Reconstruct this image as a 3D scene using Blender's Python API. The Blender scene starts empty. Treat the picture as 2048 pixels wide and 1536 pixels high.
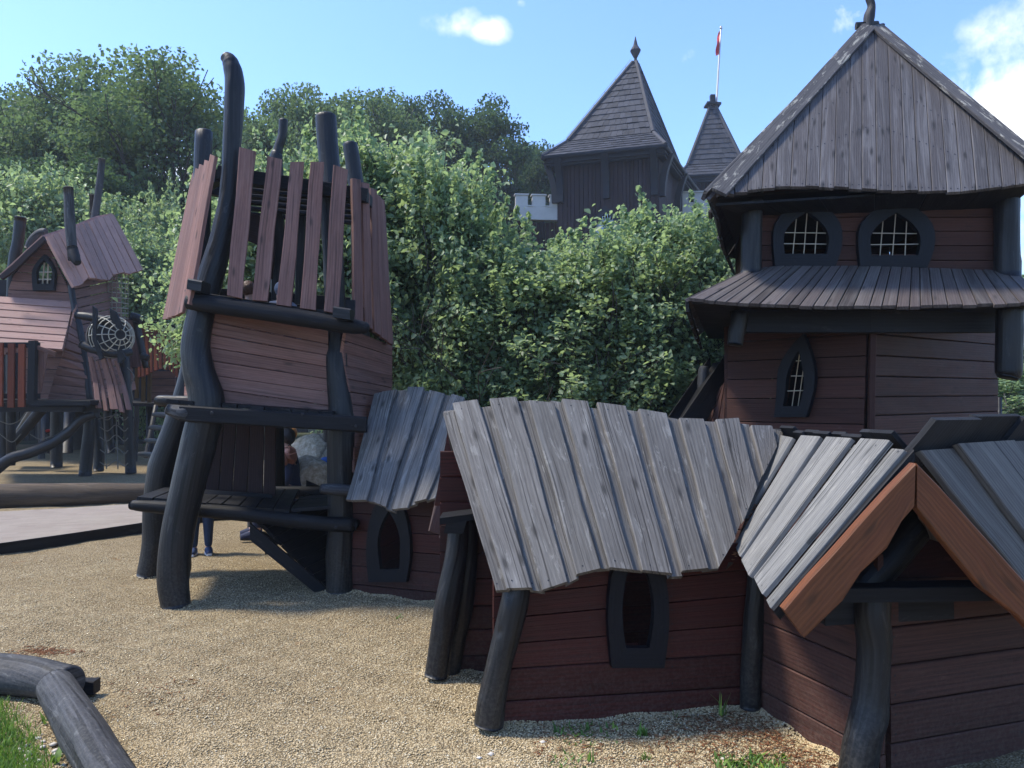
import bpy, math, random
import numpy as np
from mathutils import Vector as V
R = math.radians
random.seed(7); rng = np.random.default_rng(7)
C = bpy.context.scene.collection
SC = bpy.context.scene

# ------------------------------------------------------------------ camera model (pixel of the 2048 px photo + distance -> world point)
F, CX, CY, EYE = 1535.0, 1024.0, 768.0, 1.6
TH = math.atan(32 / F)
def ray(px, py):
    x = (px - CX) / F; u = (CY - py) / F
    return V((x, math.cos(TH) - u * math.sin(TH), math.sin(TH) + u * math.cos(TH)))
def W(px, py, d):
    r = ray(px, py); return V((0, 0, EYE)) + r * (d / r.y)
def G(px, py, z=0.0):
    r = ray(px, py); return V((0, 0, EYE)) + r * ((z - EYE) / r.z)
def onp(px, py, p0, n):
    r = ray(px, py); o = V((0, 0, EYE)); return o + r * ((p0 - o).dot(n) / r.dot(n))
def lerp(a, b, t): return a + (b - a) * t
def PL(pts, ks=None):
    """piecewise linear curve through 3D points"""
    n = len(pts)
    if ks is None:
        L = [0.0]
        for i in range(1, n): L.append(L[-1] + (pts[i] - pts[i-1]).length)
        ks = [l / L[-1] for l in L]
    def f(t):
        for i in range(1, n):
            if t <= ks[i] or i == n - 1:
                return lerp(pts[i-1], pts[i], (t - ks[i-1]) / max(1e-9, ks[i] - ks[i-1]))
    return f
def PW(*p): return PL([W(*q) for q in p])
def cat(pts, m):
    """Catmull-Rom through rows of pts, m samples per span"""
    P = np.array(pts, float); P = np.vstack([2*P[0]-P[1], P, 2*P[-1]-P[-2]])
    out = []
    for i in range(1, len(P) - 2):
        for k in range(m):
            t = k / m; a, b, c, d = P[i-1], P[i], P[i+1], P[i+2]
            out.append(.5*((2*b)+(c-a)*t+(2*a-5*b+4*c-d)*t*t+(3*b-a-3*c+d)*t**3))
    out.append(P[-2]); return np.array(out)

# ------------------------------------------------------------------ mesh builder
class MB:
    def __init__(s): s.v = []; s.f = []; s.uv = []; s.r = []; s.sm = []
    def face(s, idx, uv, r, sm=False): s.f.append(idx); s.uv.append(uv); s.r.append(r); s.sm.append(sm)
    def strip(s, A, B, n, th, c=.004, r=None):
        """a board between the edge polylines A and B, thickness th along n"""
        r = random.random() if r is None else r
        u0, v0 = random.random()*60, random.random()*60
        b0 = len(s.v); m = len(A); us = []; L = 0
        for i in range(m):
            a, b = A[i], B[i]
            if i: L += ((a + b) * .5 - (A[i-1] + B[i-1]) * .5).length
            us.append(L)
            w = (b - a); wl = w.length; sd = w / wl if wl > 1e-6 else V((0, 0, 0))
            cc = min(c, wl * .3)
            s.v += [a, b, b + n*(th-cc), b - sd*cc + n*th, a + sd*cc + n*th, a + n*(th-cc)]
        vs = []
        for i in range(m):
            w = (B[i] - A[i]).length; vs.append((0, w, w+th, w+th, th*.2, 0))
        for i in range(m - 1):
            for k in range(6):
                k2 = (k + 1) % 6; p, q = b0 + i*6, b0 + (i+1)*6
                va = vs[i]; vb = vs[i+1]
                x = (va[k], va[k2], vb[k2], vb[k])
                if k == 5: x = (va[5]-th, va[0], vb[0], vb[5]-th)
                s.face((p+k, p+k2, q+k2, q+k), [(u0+us[i], v0+x[0]), (u0+us[i], v0+x[1]), (u0+us[i+1], v0+x[2]), (u0+us[i+1], v0+x[3])], r)
        for e in (0, m - 1):
            p = b0 + e*6
            s.face(tuple(p+k for k in range(6)), [(u0+us[e]+.004*k, v0+vs[e][k]) for k in range(6)], r)
    def slab(s, p00, p10, p11, p01, n, th, c=.004, r=None):
        s.strip([p00, p10], [p01, p11], n, th, c, r)
    def box(s, c, x, y, z, r=None, ch=.004):
        """box by centre and three half-axis vectors (x = length)"""
        n = z.normalized(); o = c - z
        s.slab(o-x-y, o+x-y, o+x+y, o-x+y, n, 2*z.length, ch, r)
    def tube(s, pts, rad, n=14, m=4, wob=.04, r=None, caps=True, smooth=True):
        r = random.random() if r is None else r
        a = np.hstack([np.array([tuple(p) for p in pts], float), np.array(rad, float)[:, None]])
        if m > 1 and len(a) > 2: a = cat(a, m)
        P = [V(x[:3]) for x in a]; Rr = a[:, 3]
        u0, v0 = random.random()*60, random.random()*60
        t = (P[1] - P[0]).normalized(); ref = V((1, 0, 0)) if abs(t.x) < .8 else V((0, 0, 1))
        e1 = t.cross(ref).normalized(); b0 = len(s.v); us = []; L = 0
        ph = [random.random()*6.28 for _ in range(4)]
        tl = sum((P[i]-P[i-1]).length for i in range(1, len(P))); kn = []; gv = []
        if n >= 16:
            kn = [(random.random()*6.28, random.random()*tl, random.uniform(.05, .13), random.uniform(.04, .09)) for _ in range(int(tl/.35)+1)]
            gv = [(random.random()*6.28, random.uniform(0, .5)*tl, random.uniform(.25, .6)*tl, random.uniform(.05, .10)) for _ in range(3)]
        for i, p in enumerate(P):
            t = (P[min(i+1, len(P)-1)] - P[max(i-1, 0)]).normalized()
            e1 = (e1 - t * e1.dot(t)).normalized(); e2 = t.cross(e1)
            if i: L += (P[i] - P[i-1]).length
            us.append(L)
            for k in range(n):
                g = 2*math.pi*k/n
                rr = Rr[i] * (1 + wob*(math.sin(2*g+ph[0]+L*1.3)+.6*math.sin(3*g+ph[1]-L*2.1)+.5*math.sin(L*6/max(.05, Rr[i]*8)+ph[2])))
                for ka, kl, kh, kw in kn:
                    da = (g-ka+3.1416) % 6.2832 - 3.1416; e = (da/.35)**2 + ((L-kl)/kw)**2
                    if e < 6: rr *= 1 + kh*math.exp(-e)
                for ga, gl, gn, gd in gv:
                    da = abs((g-ga-.25*math.sin(L*2)+3.1416) % 6.2832 - 3.1416)
                    if gl < L < gl+gn and da < 3.3/n: rr *= 1 - gd
                s.v.append(p + (e1*math.cos(g) + e2*math.sin(g)) * rr)
        for i in range(len(P) - 1):
            for k in range(n):
                k2 = (k+1) % n; q = 2*math.pi*Rr[i]/n
                s.face((b0+i*n+k, b0+i*n+k2, b0+(i+1)*n+k2, b0+(i+1)*n+k),
                       [(u0+us[i], v0+k*q), (u0+us[i], v0+(k+1)*q), (u0+us[i+1], v0+(k+1)*q), (u0+us[i+1], v0+k*q)], r, smooth)
        if caps:
            for e, sg in ((0, -1), (len(P)-1, 1)):
                t = (P[min(e+1, len(P)-1)] - P[max(e-1, 0)]).normalized() * sg
                q = b0 + e*n; j = len(s.v)
                for k in range(n): s.v.append(P[e] + (s.v[q+k]-P[e])*.86 + t*Rr[e]*.12)
                for k in range(n):
                    k2 = (k+1) % n
                    s.face((q+k, q+k2, j+k2, j+k), [(u0, v0+.01*k)]*4, r, smooth)
                s.face(tuple(range(j, j+n)), [(u0+.2*math.cos(6.28*k/n)*Rr[e], v0+math.sin(6.28*k/n)*Rr[e]) for k in range(n)], r)
    def ring(s, O, I, n, th, r=None):
        """frame between outer and inner closed outlines, thickness th along n"""
        r = random.random() if r is None else r
        b = len(s.v); m = len(O)
        for k in range(m): s.v += [O[k], I[k], I[k] + n*th, O[k] + n*th]
        L = 0
        for k in range(m):
            k2 = (k+1) % m; p, q = b+4*k, b+4*k2; w = (O[k]-I[k]).length; l = (O[k2]-O[k]).length
            for j in range(4):
                j2 = (j+1) % 4
                v = ((0, w), (w, w+th), (w+th, th), (th, 0))[j]
                s.face((p+j, p+j2, q+j2, q+j), [(L, v[0]), (L, v[1]), (L+l, v[1]), (L+l, v[0])], r)
            L += l
    def blob(s, c, rx, ry, rz, seed, amp=.25, sub=3, r=None):
        import bmesh
        bm = bmesh.new(); bmesh.ops.create_icosphere(bm, subdivisions=sub, radius=1)
        rr = random.Random(seed); K = [(V((rr.gauss(0, 1), rr.gauss(0, 1), rr.gauss(0, 1))).normalized(), rr.uniform(.1, .75)) for _ in range(14)]
        b = len(s.v)
        for v in bm.verts:
            p = v.co.copy()
            for d, h in K:
                e = p.dot(d) - (1 - amp*h)
                if e > 0: p -= d * e * .9
            s.v.append(V((c.x+p.x*rx, c.y+p.y*ry, c.z+p.z*rz)))
        for f in bm.faces:
            s.face(tuple(b+v.index for v in f.verts), [(v.co.x, v.co.z) for v in f.verts], random.random() if r is None else r)
        bm.free()
    def mesh(s, name, mat, off):
        me = bpy.data.meshes.new(name)
        me.from_pydata([tuple(p - off) for p in s.v], [], s.f)
        ul = me.uv_layers.new(name='uv'); flat = [c for fu in s.uv for p in fu for c in p]
        ul.data.foreach_set('uv', flat)
        at = me.attributes.new('rnd', 'FLOAT', 'FACE'); at.data.foreach_set('value', s.r)
        me.polygons.foreach_set('use_smooth', s.sm)
        me.materials.append(mat); me.update(); return me

def tag(o, label=None, cat_=None, group=None, kind=None):
    if label: o['label'] = label
    if cat_: o['category'] = cat_
    if group: o['group'] = group
    if kind: o['kind'] = kind
    return o
def root(name, label, cat_, loc, group=None):
    o = bpy.data.objects.new(name, None); C.objects.link(o); o.location = loc; o.empty_display_size = .2
    o['base'] = tuple(loc)
    return tag(o, label, cat_, group)
def part(name, mb, mat, parent, label=None):
    off = V(parent['base'])
    o = bpy.data.objects.new(name, mb.mesh(name, mat, off)); C.objects.link(o); o.parent = parent
    o['base'] = tuple(off)
    if label: o['label'] = label
    return o
def single(name, mb, mat, loc, label=None, cat_=None, group=None, kind=None):
    o = bpy.data.objects.new(name, mb.mesh(name, mat, V(loc))); C.objects.link(o); o.location = loc
    o['base'] = tuple(loc)
    return tag(o, label, cat_, group, kind)

# ------------------------------------------------------------------ materials
def newmat(name):
    m = bpy.data.materials.new(name); m.use_nodes = True
    nt = m.node_tree; b = nt.nodes['Principled BSDF']; return m, nt, b
def N(nt, t, **k):
    n = nt.nodes.new(t)
    for a, v in k.items():
        if a.startswith('i_'): n.inputs[a[2:].replace('_', ' ')].default_value = v
        else: setattr(n, a, v)
    return n
def math_(nt, op, a, b=None, c=None, clamp=False):
    n = nt.nodes.new('ShaderNodeMath'); n.operation = op; n.use_clamp = clamp
    for i, x in enumerate((a, b, c)):
        if x is None: continue
        if isinstance(x, (int, float)): n.inputs[i].default_value = x
        else: nt.links.new(x, n.inputs[i])
    return n.outputs[0]
def mix(nt, f, a, b, blend='MIX'):
    n = nt.nodes.new('ShaderNodeMix'); n.data_type = 'RGBA'; n.blend_type = blend
    for i, x in ((0, f), (6, a), (7, b)):
        if isinstance(x, (int, float)): n.inputs[i].default_value = x
        elif isinstance(x, tuple): n.inputs[i].default_value = (*x, 1) if len(x) == 3 else x
        else: nt.links.new(x, n.inputs[i])
    return n.outputs[2]
def ramp(nt, f, *st):
    n = nt.nodes.new('ShaderNodeValToRGB'); e = n.color_ramp.elements
    while len(e) < len(st): e.new(.5)
    for k, (p, c) in enumerate(st):
        e[k].position = p; e[k].color = (c, c, c, 1) if isinstance(c, (int, float)) else (*c, 1)
    nt.links.new(f, n.inputs[0]); return n.outputs[0]

def wood(name, base, vary=.35, grain=.5, rough=.7, knots=.8, streak=None, streak_amt=.35, bump=.5, gs=26, worn=None, worn_amt=0.0, tint=None, wthr=.60, crack=0.0, dust=0.0, kthr=.66, ksize=1.0, spec=.2):
    m, nt, b = newmat(name); L = nt.links.new
    uv = N(nt, 'ShaderNodeUVMap', uv_map='uv'); at = N(nt, 'ShaderNodeAttribute', attribute_name='rnd')
    def noise(sx, sy, det, dist=0.0, rgh=.6):
        mp = N(nt, 'ShaderNodeMapping'); mp.inputs['Scale'].default_value = (sx, sy, 1); L(uv.outputs[0], mp.inputs[0])
        n = N(nt, 'ShaderNodeTexNoise', i_Scale=1.0, i_Detail=det, i_Distortion=dist, i_Roughness=rgh); L(mp.outputs[0], n.inputs['Vector']); return n.outputs[0]
    g1 = noise(1.6, gs*1.6, 6, .8); g2 = noise(.9, 9, 3, 1.2); g3 = noise(14, 150, 2, 0); g4 = noise(3.5, 5, 5, .3)
    # growth ring figure
    mp = N(nt, 'ShaderNodeMapping'); mp.inputs['Scale'].default_value = (.35, 5.5, 1); L(uv.outputs[0], mp.inputs[0])
    wv = N(nt, 'ShaderNodeTexWave', i_Scale=2.2, i_Distortion=3.0, i_Detail=2.0); wv.bands_direction = 'Y'; wv.inputs['Detail Scale'].default_value = .8; L(mp.outputs[0], wv.inputs[0])
    gr = math_(nt, 'ADD', math_(nt, 'MULTIPLY', g1, .5), math_(nt, 'ADD', math_(nt, 'MULTIPLY', wv.outputs['Fac'], .13), math_(nt, 'MULTIPLY', g3, .37)))
    f = ramp(nt, gr, (.30, 0.0), (.72, 1.0))
    lo = tuple(c*(1-grain) for c in base); hi = tuple(min(1, c*(1+grain*.75)) for c in base)
    col = mix(nt, f, lo, hi)
    # board to board
    k = math_(nt, 'ADD', math_(nt, 'MULTIPLY', at.outputs['Fac'], vary*2), 1-vary)
    col = mix(nt, 1.0, col, mix(nt, 1.0, (0, 0, 0), (1, 1, 1)), 'MULTIPLY') if False else col
    cmb = N(nt, 'ShaderNodeCombineColor'); [L(k, cmb.inputs[i]) for i in range(3)]
    col = mix(nt, 1.0, col, cmb.outputs[0], 'MULTIPLY')
    if tint:
        fr = math_(nt, 'FRACT', math_(nt, 'MULTIPLY', at.outputs['Fac'], 7.31))
        col = mix(nt, math_(nt, 'MULTIPLY', fr, .6), col, mix(nt, f, tuple(c*(1-grain) for c in tint), tint))
    if streak:
        col = mix(nt, math_(nt, 'MULTIPLY', ramp(nt, g2, (.48, 0.0), (.68, 1.0)), streak_amt), col, streak)
    col = mix(nt, .55, col, mix(nt, ramp(nt, g4, (.3, 0.0), (.7, 1.0)), tuple(c*.55 for c in base), tuple(min(1, c*1.3) for c in base)), 'SOFT_LIGHT')
    if worn:
        wn = noise(5, 16, 8, .6, .72)
        col = mix(nt, math_(nt, 'MULTIPLY', ramp(nt, wn, (wthr, 0.0), (wthr+.06, 1.0)), worn_amt), col, worn)
    if knots:
        mp = N(nt, 'ShaderNodeMapping'); mp.inputs['Scale'].default_value = (2.6, 6.5, 1); L(uv.outputs[0], mp.inputs[0])
        vo = N(nt, 'ShaderNodeTexVoronoi', i_Scale=1.0); vo.voronoi_dimensions = '2D'; L(mp.outputs[0], vo.inputs['Vector'])
        sp = N(nt, 'ShaderNodeSeparateColor'); L(vo.outputs['Color'], sp.inputs[0])
        has = math_(nt, 'GREATER_THAN', sp.outputs[0], kthr)
        kn = math_(nt, 'MULTIPLY', has, ramp(nt, vo.outputs['Distance'], (.045*ksize, 1.0), (.11*ksize, .35), (.16*ksize, 0.0)))
        col = mix(nt, math_(nt, 'MULTIPLY', kn, knots), col, tuple(c*.28 for c in base))
    if crack:
        cr = noise(.55, gs*2.2, 3, .5, .5); crk = ramp(nt, cr, (.60, 0.0), (.635, 1.0))
        col = mix(nt, math_(nt, 'MULTIPLY', crk, crack), col, tuple(c*.12 for c in base))
    if dust:
        ge = N(nt, 'ShaderNodeNewGeometry'); sz = N(nt, 'ShaderNodeSeparateXYZ'); L(ge.outputs['Position'], sz.inputs[0])
        dn = N(nt, 'ShaderNodeTexNoise', i_Scale=55.0, i_Detail=4.0, i_Roughness=.7); L(ge.outputs['Position'], dn.inputs['Vector'])
        lowz = math_(nt, 'MULTIPLY', math_(nt, 'SUBTRACT', .55, sz.outputs[2], clamp=True), 1.6)
        col = mix(nt, math_(nt, 'MULTIPLY', math_(nt, 'MULTIPLY', lowz, ramp(nt, dn.outputs[0], (.42, 0.0), (.66, 1.0))), dust, clamp=True), col, (.20, .18, .15))
    L(col, b.inputs['Base Color'])
    rr = math_(nt, 'ADD', math_(nt, 'MULTIPLY', g4, .25), rough-.12); L(rr, b.inputs['Roughness'])
    b.inputs['Specular IOR Level'].default_value = spec
    bp = N(nt, 'ShaderNodeBump', i_Strength=bump, i_Distance=.006)
    L(math_(nt, 'ADD', gr, math_(nt, 'MULTIPLY', g2, .6)), bp.inputs['Height']); L(bp.outputs[0], b.inputs['Normal'])
    return m

M = {}
M['grey'] = wood('weathered_grey_wood', (.182, .170, .158), .15, .40, .8, .95, (.30, .29, .275), .5, .6, worn=(.34, .325, .295), worn_amt=.3, tint=(.19, .18, .165), wthr=.56, crack=.7)
M['grey_pale'] = wood('sun_bleached_grey_wood', (.215, .21, .20), .16, .5, .8, .8, (.31, .30, .275), .5, .7, worn=(.36, .34, .30), worn_amt=.35, wthr=.56, crack=.7)
M['grey_blue'] = wood('blue_grey_wood', (.168, .152, .135), .12, .45, .7, .8, (.25, .235, .21), .5, .6, crack=.7)
M['red'] = wood('red_brown_stained_board', (.096, .025, .018), .34, .42, .55, .8, (.058, .022, .019), .6, .35, tint=(.070, .028, .022), worn=(.13, .055, .042), worn_amt=.3, wthr=.6, dust=.18, crack=.4)
M['red_dull'] = wood('dull_brown_stained_board', (.108, .052, .040), .24, .45, .68, .7, (.12, .066, .052), .5, .45, tint=(.094, .049, .040), worn=(.14, .08, .062), worn_amt=.3, wthr=.6, dust=.18, crack=.4)
M['pink'] = wood('faded_brown_board', (.255, .155, .128), .2, .38, .7, .9, (.33, .225, .195), .5, .5, tint=(.215, .13, .11), crack=.5)
M['orange'] = wood('orange_brown_paling', (.23, .075, .035), .25, .4, .65, .5, (.15, .055, .03), .4, .4)
M['barge'] = wood('brown_bargeboard', (.20, .088, .040), .08, .42, .55, .7, (.17, .07, .04), .55, .5, gs=18)
M['dark'] = wood('dark_stained_post', (.018, .018, .020), .25, .5, .44, .8, (.055, .050, .046), .7, .8, gs=10, spec=.32, worn=(.08, .075, .07), worn_amt=.3, wthr=.58, crack=.9, dust=.22)
M['dark_beam'] = wood('dark_stained_beam', (.019, .019, .022), .25, .5, .6, .4, (.045, .044, .046), .5, .5, worn=(.09, .085, .08), worn_amt=.25)
M['frame'] = wood('blue_black_window_frame', (.010, .012, .019), .2, .5, .48, .3, (.018, .021, .03), .5, .4, worn=(.06, .062, .066), worn_amt=.3, wthr=.62)
M['shed'] = wood('brown_stained_vertical_board', (.060, .033, .030), .2, .4, .6, .4, None, 0, .35)
M['pale_brown'] = wood('pale_brown_board', (.36, .24, .205), .15, .35, .7, .6, (.36, .26, .24), .5, .5)  # lighter than the wall boards, used on the stilt house roofs
M['tower_roof'] = wood('grey_brown_roof_board', (.134, .126, .128), .16, .45, .72, 1.0, (.25, .24, .24), .6, .6, tint=(.165, .145, .14), kthr=.5, ksize=1.25)
M['tower_skirt'] = wood('lower_roof_board', (.135, .118, .112), .36, .45, .7, .8, (.21, .195, .18), .5, .6, tint=(.115, .085, .078))
M['trim'] = wood('peeling_hip_board', (.125, .120, .122), .06, .45, .75, .5, (.17, .16, .16), .5, .6, worn=(.50, .47, .39), worn_amt=.55, wthr=.55)
M['under'] = wood('shade_painted_underside', (.028, .029, .033), .25, .4, .75, .5, (.05, .05, .055), .5, .5)  # roof board underside, its shade painted as a near-black base colour
M['log'] = wood('grey_weathered_log', (.075, .075, .079), .1, .6, .62, .5, (.14, .138, .135), .7, .9, gs=9, worn=(.20, .195, .185), worn_amt=.35, wthr=.57, crack=.85, dust=.3)
M['log_brown'] = wood('brown_weathered_log', (.12, .09, .065), .1, .5, .75, .4, (.22, .17, .12), .6, .7, gs=9, worn=(.06, .045, .035), worn_amt=.6)
M['castle_wood'] = wood('castle_vertical_timber', (.046, .027, .032), .22, .35, .7, .3, (.085, .058, .058), .4, .4, gs=9)
M['castle_trim'] = wood('castle_dark_trim', (.032, .035, .045), .1, .3, .6, 0, None, 0, .3)
M['shingle'] = wood('castle_shingle', (.072, .074, .088), .3, .4, .7, 0, (.12, .12, .13), .5, .5)
M['cut_wood'] = wood('fence_palings_ochre', (.20, .13, .05), .25, .4, .7, .5, None, 0, .4)

def plain(name, col, rough=.6, metal=0.0, var=.2, sc=8.0, bump=.2):
    m, nt, b = newmat(name); tc = N(nt, 'ShaderNodeTexCoord')
    n = N(nt, 'ShaderNodeTexNoise', i_Scale=sc, i_Detail=6.0); nt.links.new(tc.outputs['Object'], n.inputs['Vector'])
    nt.links.new(mix(nt, n.outputs[0], tuple(c*(1-var) for c in col), tuple(min(1, c*(1+var)) for c in col)), b.inputs['Base Color'])
    b.inputs['Roughness'].default_value = rough; b.inputs['Metallic'].default_value = metal
    if bump:
        bp = N(nt, 'ShaderNodeBump', i_Strength=bump, i_Distance=.01); nt.links.new(n.outputs[0], bp.inputs['Height']); nt.links.new(bp.outputs[0], b.inputs['Normal'])
    return m
M['wire'] = plain('pale_wire', (.62, .58, .48), .4, .3, .1, 30, 0)
M['cage'] = plain('galvanised_wire', (.30, .28, .22), .6, .1, .1, 30, 0)
M['bolt'] = plain('dark_bolt', (.03, .03, .035), .35, .8, .1, 30, 0)
M['rope'] = plain('grey_rope', (.14, .13, .11), .9, 0, .3, 60, .3)
M['plaster'] = plain('pale_castle_render', (.40, .39, .375), .9, 0, .35, 1.3, .4)
M['pane'] = plain('bluish_window_pane', (.35, .42, .5), .15, 0, .1, 3, 0)
M['steel'] = plain('worn_steel', (.5, .5, .48), .35, .6, .15, 4, .05)
M['flag'] = plain('red_flag_cloth', (.45, .02, .025), .8, 0, .15, 5, .1)
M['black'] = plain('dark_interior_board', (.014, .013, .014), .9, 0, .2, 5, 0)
M['skin'] = plain('skin', (.50, .29, .21), .5, 0, .06, 20, 0)
M['hair_dark'] = plain('dark_hair', (.02, .014, .012), .55, 0, .4, 60, .4)
M['hair_ginger'] = plain('ginger_hair', (.32, .13, .045), .55, 0, .4, 60, .4)
M['hair_brown'] = plain('brown_hair', (.10, .05, .03), .55, 0, .4, 60, .4)
M['navy'] = plain('navy_cloth', (.014, .02, .05), .85, 0, .25, 25, .3)
M['jeans'] = plain('denim', (.02, .04, .09), .85, 0, .35, 30, .3)
M['white_cloth'] = plain('white_cloth', (.72, .72, .74), .85, 0, .1, 25, .2)
M['blue_cloth'] = plain('blue_cloth', (.03, .12, .42), .7, 0, .15, 25, .2)
M['grey_cloth'] = plain('grey_print_cloth', (.22, .25, .32), .85, 0, .9, 28, .2)
M['leather'] = plain('brown_leather', (.19, .075, .05), .5, 0, .25, 18, .3)
M['red_cloth'] = plain('red_shoe', (.45, .03, .04), .6, 0, .1, 20, 0)
M['shoe'] = plain('navy_shoe', (.015, .035, .10), .6, 0, .2, 40, .2)

def rock_mat():
    m, nt, b = newmat('pale_lichened_rock'); L = nt.links.new; tc = N(nt, 'ShaderNodeTexCoord')
    n1 = N(nt, 'ShaderNodeTexNoise', i_Scale=2.2, i_Detail=9.0, i_Roughness=.65); L(tc.outputs['Object'], n1.inputs['Vector'])
    n2 = N(nt, 'ShaderNodeTexNoise', i_Scale=22.0, i_Detail=6.0, i_Roughness=.7); L(tc.outputs['Object'], n2.inputs['Vector'])
    v = N(nt, 'ShaderNodeTexVoronoi', i_Scale=1.7); v.feature = 'DISTANCE_TO_EDGE'
    mp = mix(nt, .12, tc.outputs['Object'], n1.outputs['Color']); L(mp, v.inputs['Vector'])
    col = mix(nt, ramp(nt, n2.outputs[0], (.35, 0.0), (.65, 1.0)), (.22, .19, .13), (.52, .46, .37))
    col = mix(nt, ramp(nt, n1.outputs[0], (.5, 0.0), (.62, .7)), col, (.34, .26, .20))
    col = mix(nt, ramp(nt, v.outputs['Distance'], (0.0, .85), (.035, 0.0)), col, (.05, .045, .04))
    L(col, b.inputs['Base Color']); b.inputs['Roughness'].default_value = .9
    bp = N(nt, 'ShaderNodeBump', i_Strength=.9, i_Distance=.05); L(math_(nt, 'ADD', n1.outputs[0], math_(nt, 'MULTIPLY', n2.outputs[0], .4)), bp.inputs['Height']); L(bp.outputs[0], b.inputs['Normal'])
    return m
M['rock'] = rock_mat()

def ground_mat():
    m, nt, b = newmat('pale_gravel_ground'); L = nt.links.new; g = N(nt, 'ShaderNodeNewGeometry'); P = g.outputs['Position']
    def nz(s, d, r=.6, dist=0.0):
        n = N(nt, 'ShaderNodeTexNoise', i_Scale=s, i_Detail=d, i_Roughness=r, i_Distortion=dist); L(P, n.inputs['Vector']); return n
    vo = N(nt, 'ShaderNodeTexVoronoi', i_Scale=95.0, i_Randomness=1.0); L(P, vo.inputs['Vector'])
    vo2 = N(nt, 'ShaderNodeTexVoronoi', i_Scale=48.0); L(P, vo2.inputs['Vector'])
    sp = N(nt, 'ShaderNodeSeparateColor'); L(vo.outputs['Color'], sp.inputs[0])
    col = ramp(nt, sp.outputs[0], (0.0, (.24, .175, .08)), (.3, (.42, .315, .172)), (.65, (.53, .41, .235)), (.9, (.60, .49, .30)), (1.0, (.62, .555, .40)))
    col = mix(nt, ramp(nt, vo.outputs['Distance'], (.25, 0.0), (.62, .72)), col, (.06, .045, .028))
    big = nz(1.1, 5, .65); col = mix(nt, ramp(nt, big.outputs[0], (.36, .42), (.60, 0.0)), col, (.19, .135, .07))
    mid = nz(7, 4, .6); col = mix(nt, ramp(nt, mid.outputs[0], (.34, .35), (.52, 0.0)), col, (.15, .105, .055))
    st = nz(2.6, 6, .7); col = mix(nt, ramp(nt, st.outputs[0], (.64, 0.0), (.72, .6)), col, (.24, .11, .035))
    # soil and rough grass away from the play area
    sx = N(nt, 'ShaderNodeSeparateXYZ'); L(P, sx.inputs[0])
    e = math_(nt, 'MULTIPLY', math_(nt, 'SUBTRACT', nz(.7, 4).outputs[0], .5), 3.0)
    a = math_(nt, 'MULTIPLY', math_(nt, 'GREATER_THAN', math_(nt, 'ADD', sx.outputs[0], math_(nt, 'MULTIPLY', e, .3)), -1.4), math_(nt, 'GREATER_THAN', math_(nt, 'ADD', sx.outputs[1], e), 9.2))
    far = math_(nt, 'GREATER_THAN', math_(nt, 'ADD', sx.outputs[1], e), 28.0)
    soil = mix(nt, nz(9, 6).outputs[0], (.03, .045, .014), (.09, .085, .035))
    col = mix(nt, math_(nt, 'MAXIMUM', a, far), col, soil)
    L(col, b.inputs['Base Color']); b.inputs['Roughness'].default_value = .92; b.inputs['Specular IOR Level'].default_value = .2
    h = math_(nt, 'ADD', math_(nt, 'MULTIPLY', vo.outputs['Distance'], -1.0), math_(nt, 'MULTIPLY', vo2.outputs['Distance'], -.9))
    h = math_(nt, 'ADD', h, math_(nt, 'MULTIPLY', mid.outputs[0], 1.6))
    bp = N(nt, 'ShaderNodeBump', i_Strength=.9, i_Distance=.014); L(h, bp.inputs['Height']); L(bp.outputs[0], b.inputs['Normal'])
    return m
M['ground'] = ground_mat()
def rnd_mat(name, stops, rough=.8):
    m, nt, b = newmat(name); at = N(nt, 'ShaderNodeAttribute', attribute_name='rnd')
    nt.links.new(ramp(nt, at.outputs['Fac'], *stops), b.inputs['Base Color']); b.inputs['Roughness'].default_value = rough; b.inputs['Specular IOR Level'].default_value = .25
    return m
M['pebble'] = rnd_mat('loose_pebble', [(0, (.26, .19, .09)), (.3, (.43, .325, .178)), (.7, (.53, .41, .238)), (.93, (.60, .49, .305)), (1, (.62, .56, .42))])
M['litter'] = rnd_mat('brown_needle_litter', [(0, (.09, .035, .015)), (.5, (.20, .075, .03)), (1, (.30, .15, .07))])
M['stone'] = rnd_mat('pale_stone', [(0, (.45, .40, .33)), (1, (.62, .58, .52))])
def leaf_mat(name, lo, hi, trans, tcol, gloss=.4, spec=.45):
    m, nt, b = newmat(name); L = nt.links.new; at = N(nt, 'ShaderNodeAttribute', attribute_name='rnd')
    col = ramp(nt, at.outputs['Fac'], (0.0, lo), (.75, hi), (.93, tuple(min(1, c*1.35) for c in hi)), (1.0, (hi[0]*2.0, hi[1]*1.5, hi[2]*.9)))
    L(col, b.inputs['Base Color']); b.inputs['Roughness'].default_value = gloss; b.inputs['Specular IOR Level'].default_value = spec
    t = N(nt, 'ShaderNodeBsdfTranslucent'); L(mix(nt, at.outputs['Fac'], tuple(c*.7 for c in tcol), tcol), t.inputs[0])
    mx = N(nt, 'ShaderNodeMixShader', i_Fac=trans); L(b.outputs[0], mx.inputs[1]); L(t.outputs[0], mx.inputs[2])
    L(mx.outputs[0], nt.nodes['Material Output'].inputs[0]); return m
M['leaf'] = leaf_mat('birch_leaf', (.12, .185, .105), (.25, .335, .19), .5, (.42, .56, .22), .45, .45)
M['leaf_far'] = leaf_mat('woodland_leaf', (.055, .098, .058), (.13, .185, .095), .4, (.21, .32, .11), .6, .15)
M['leaf_dark'] = leaf_mat('dark_woodland_leaf', (.034, .066, .040), (.08, .125, .065), .35, (.12, .21, .07), .6, .12)
M['grass'] = leaf_mat('short_grass_blade', (.05, .11, .015), (.12, .22, .03), .35, (.22, .38, .05), .5, .3)
M['weed'] = leaf_mat('weed_leaf', (.05, .12, .02), (.14, .24, .05), .35, (.22, .36, .06), .5, .3)
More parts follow.
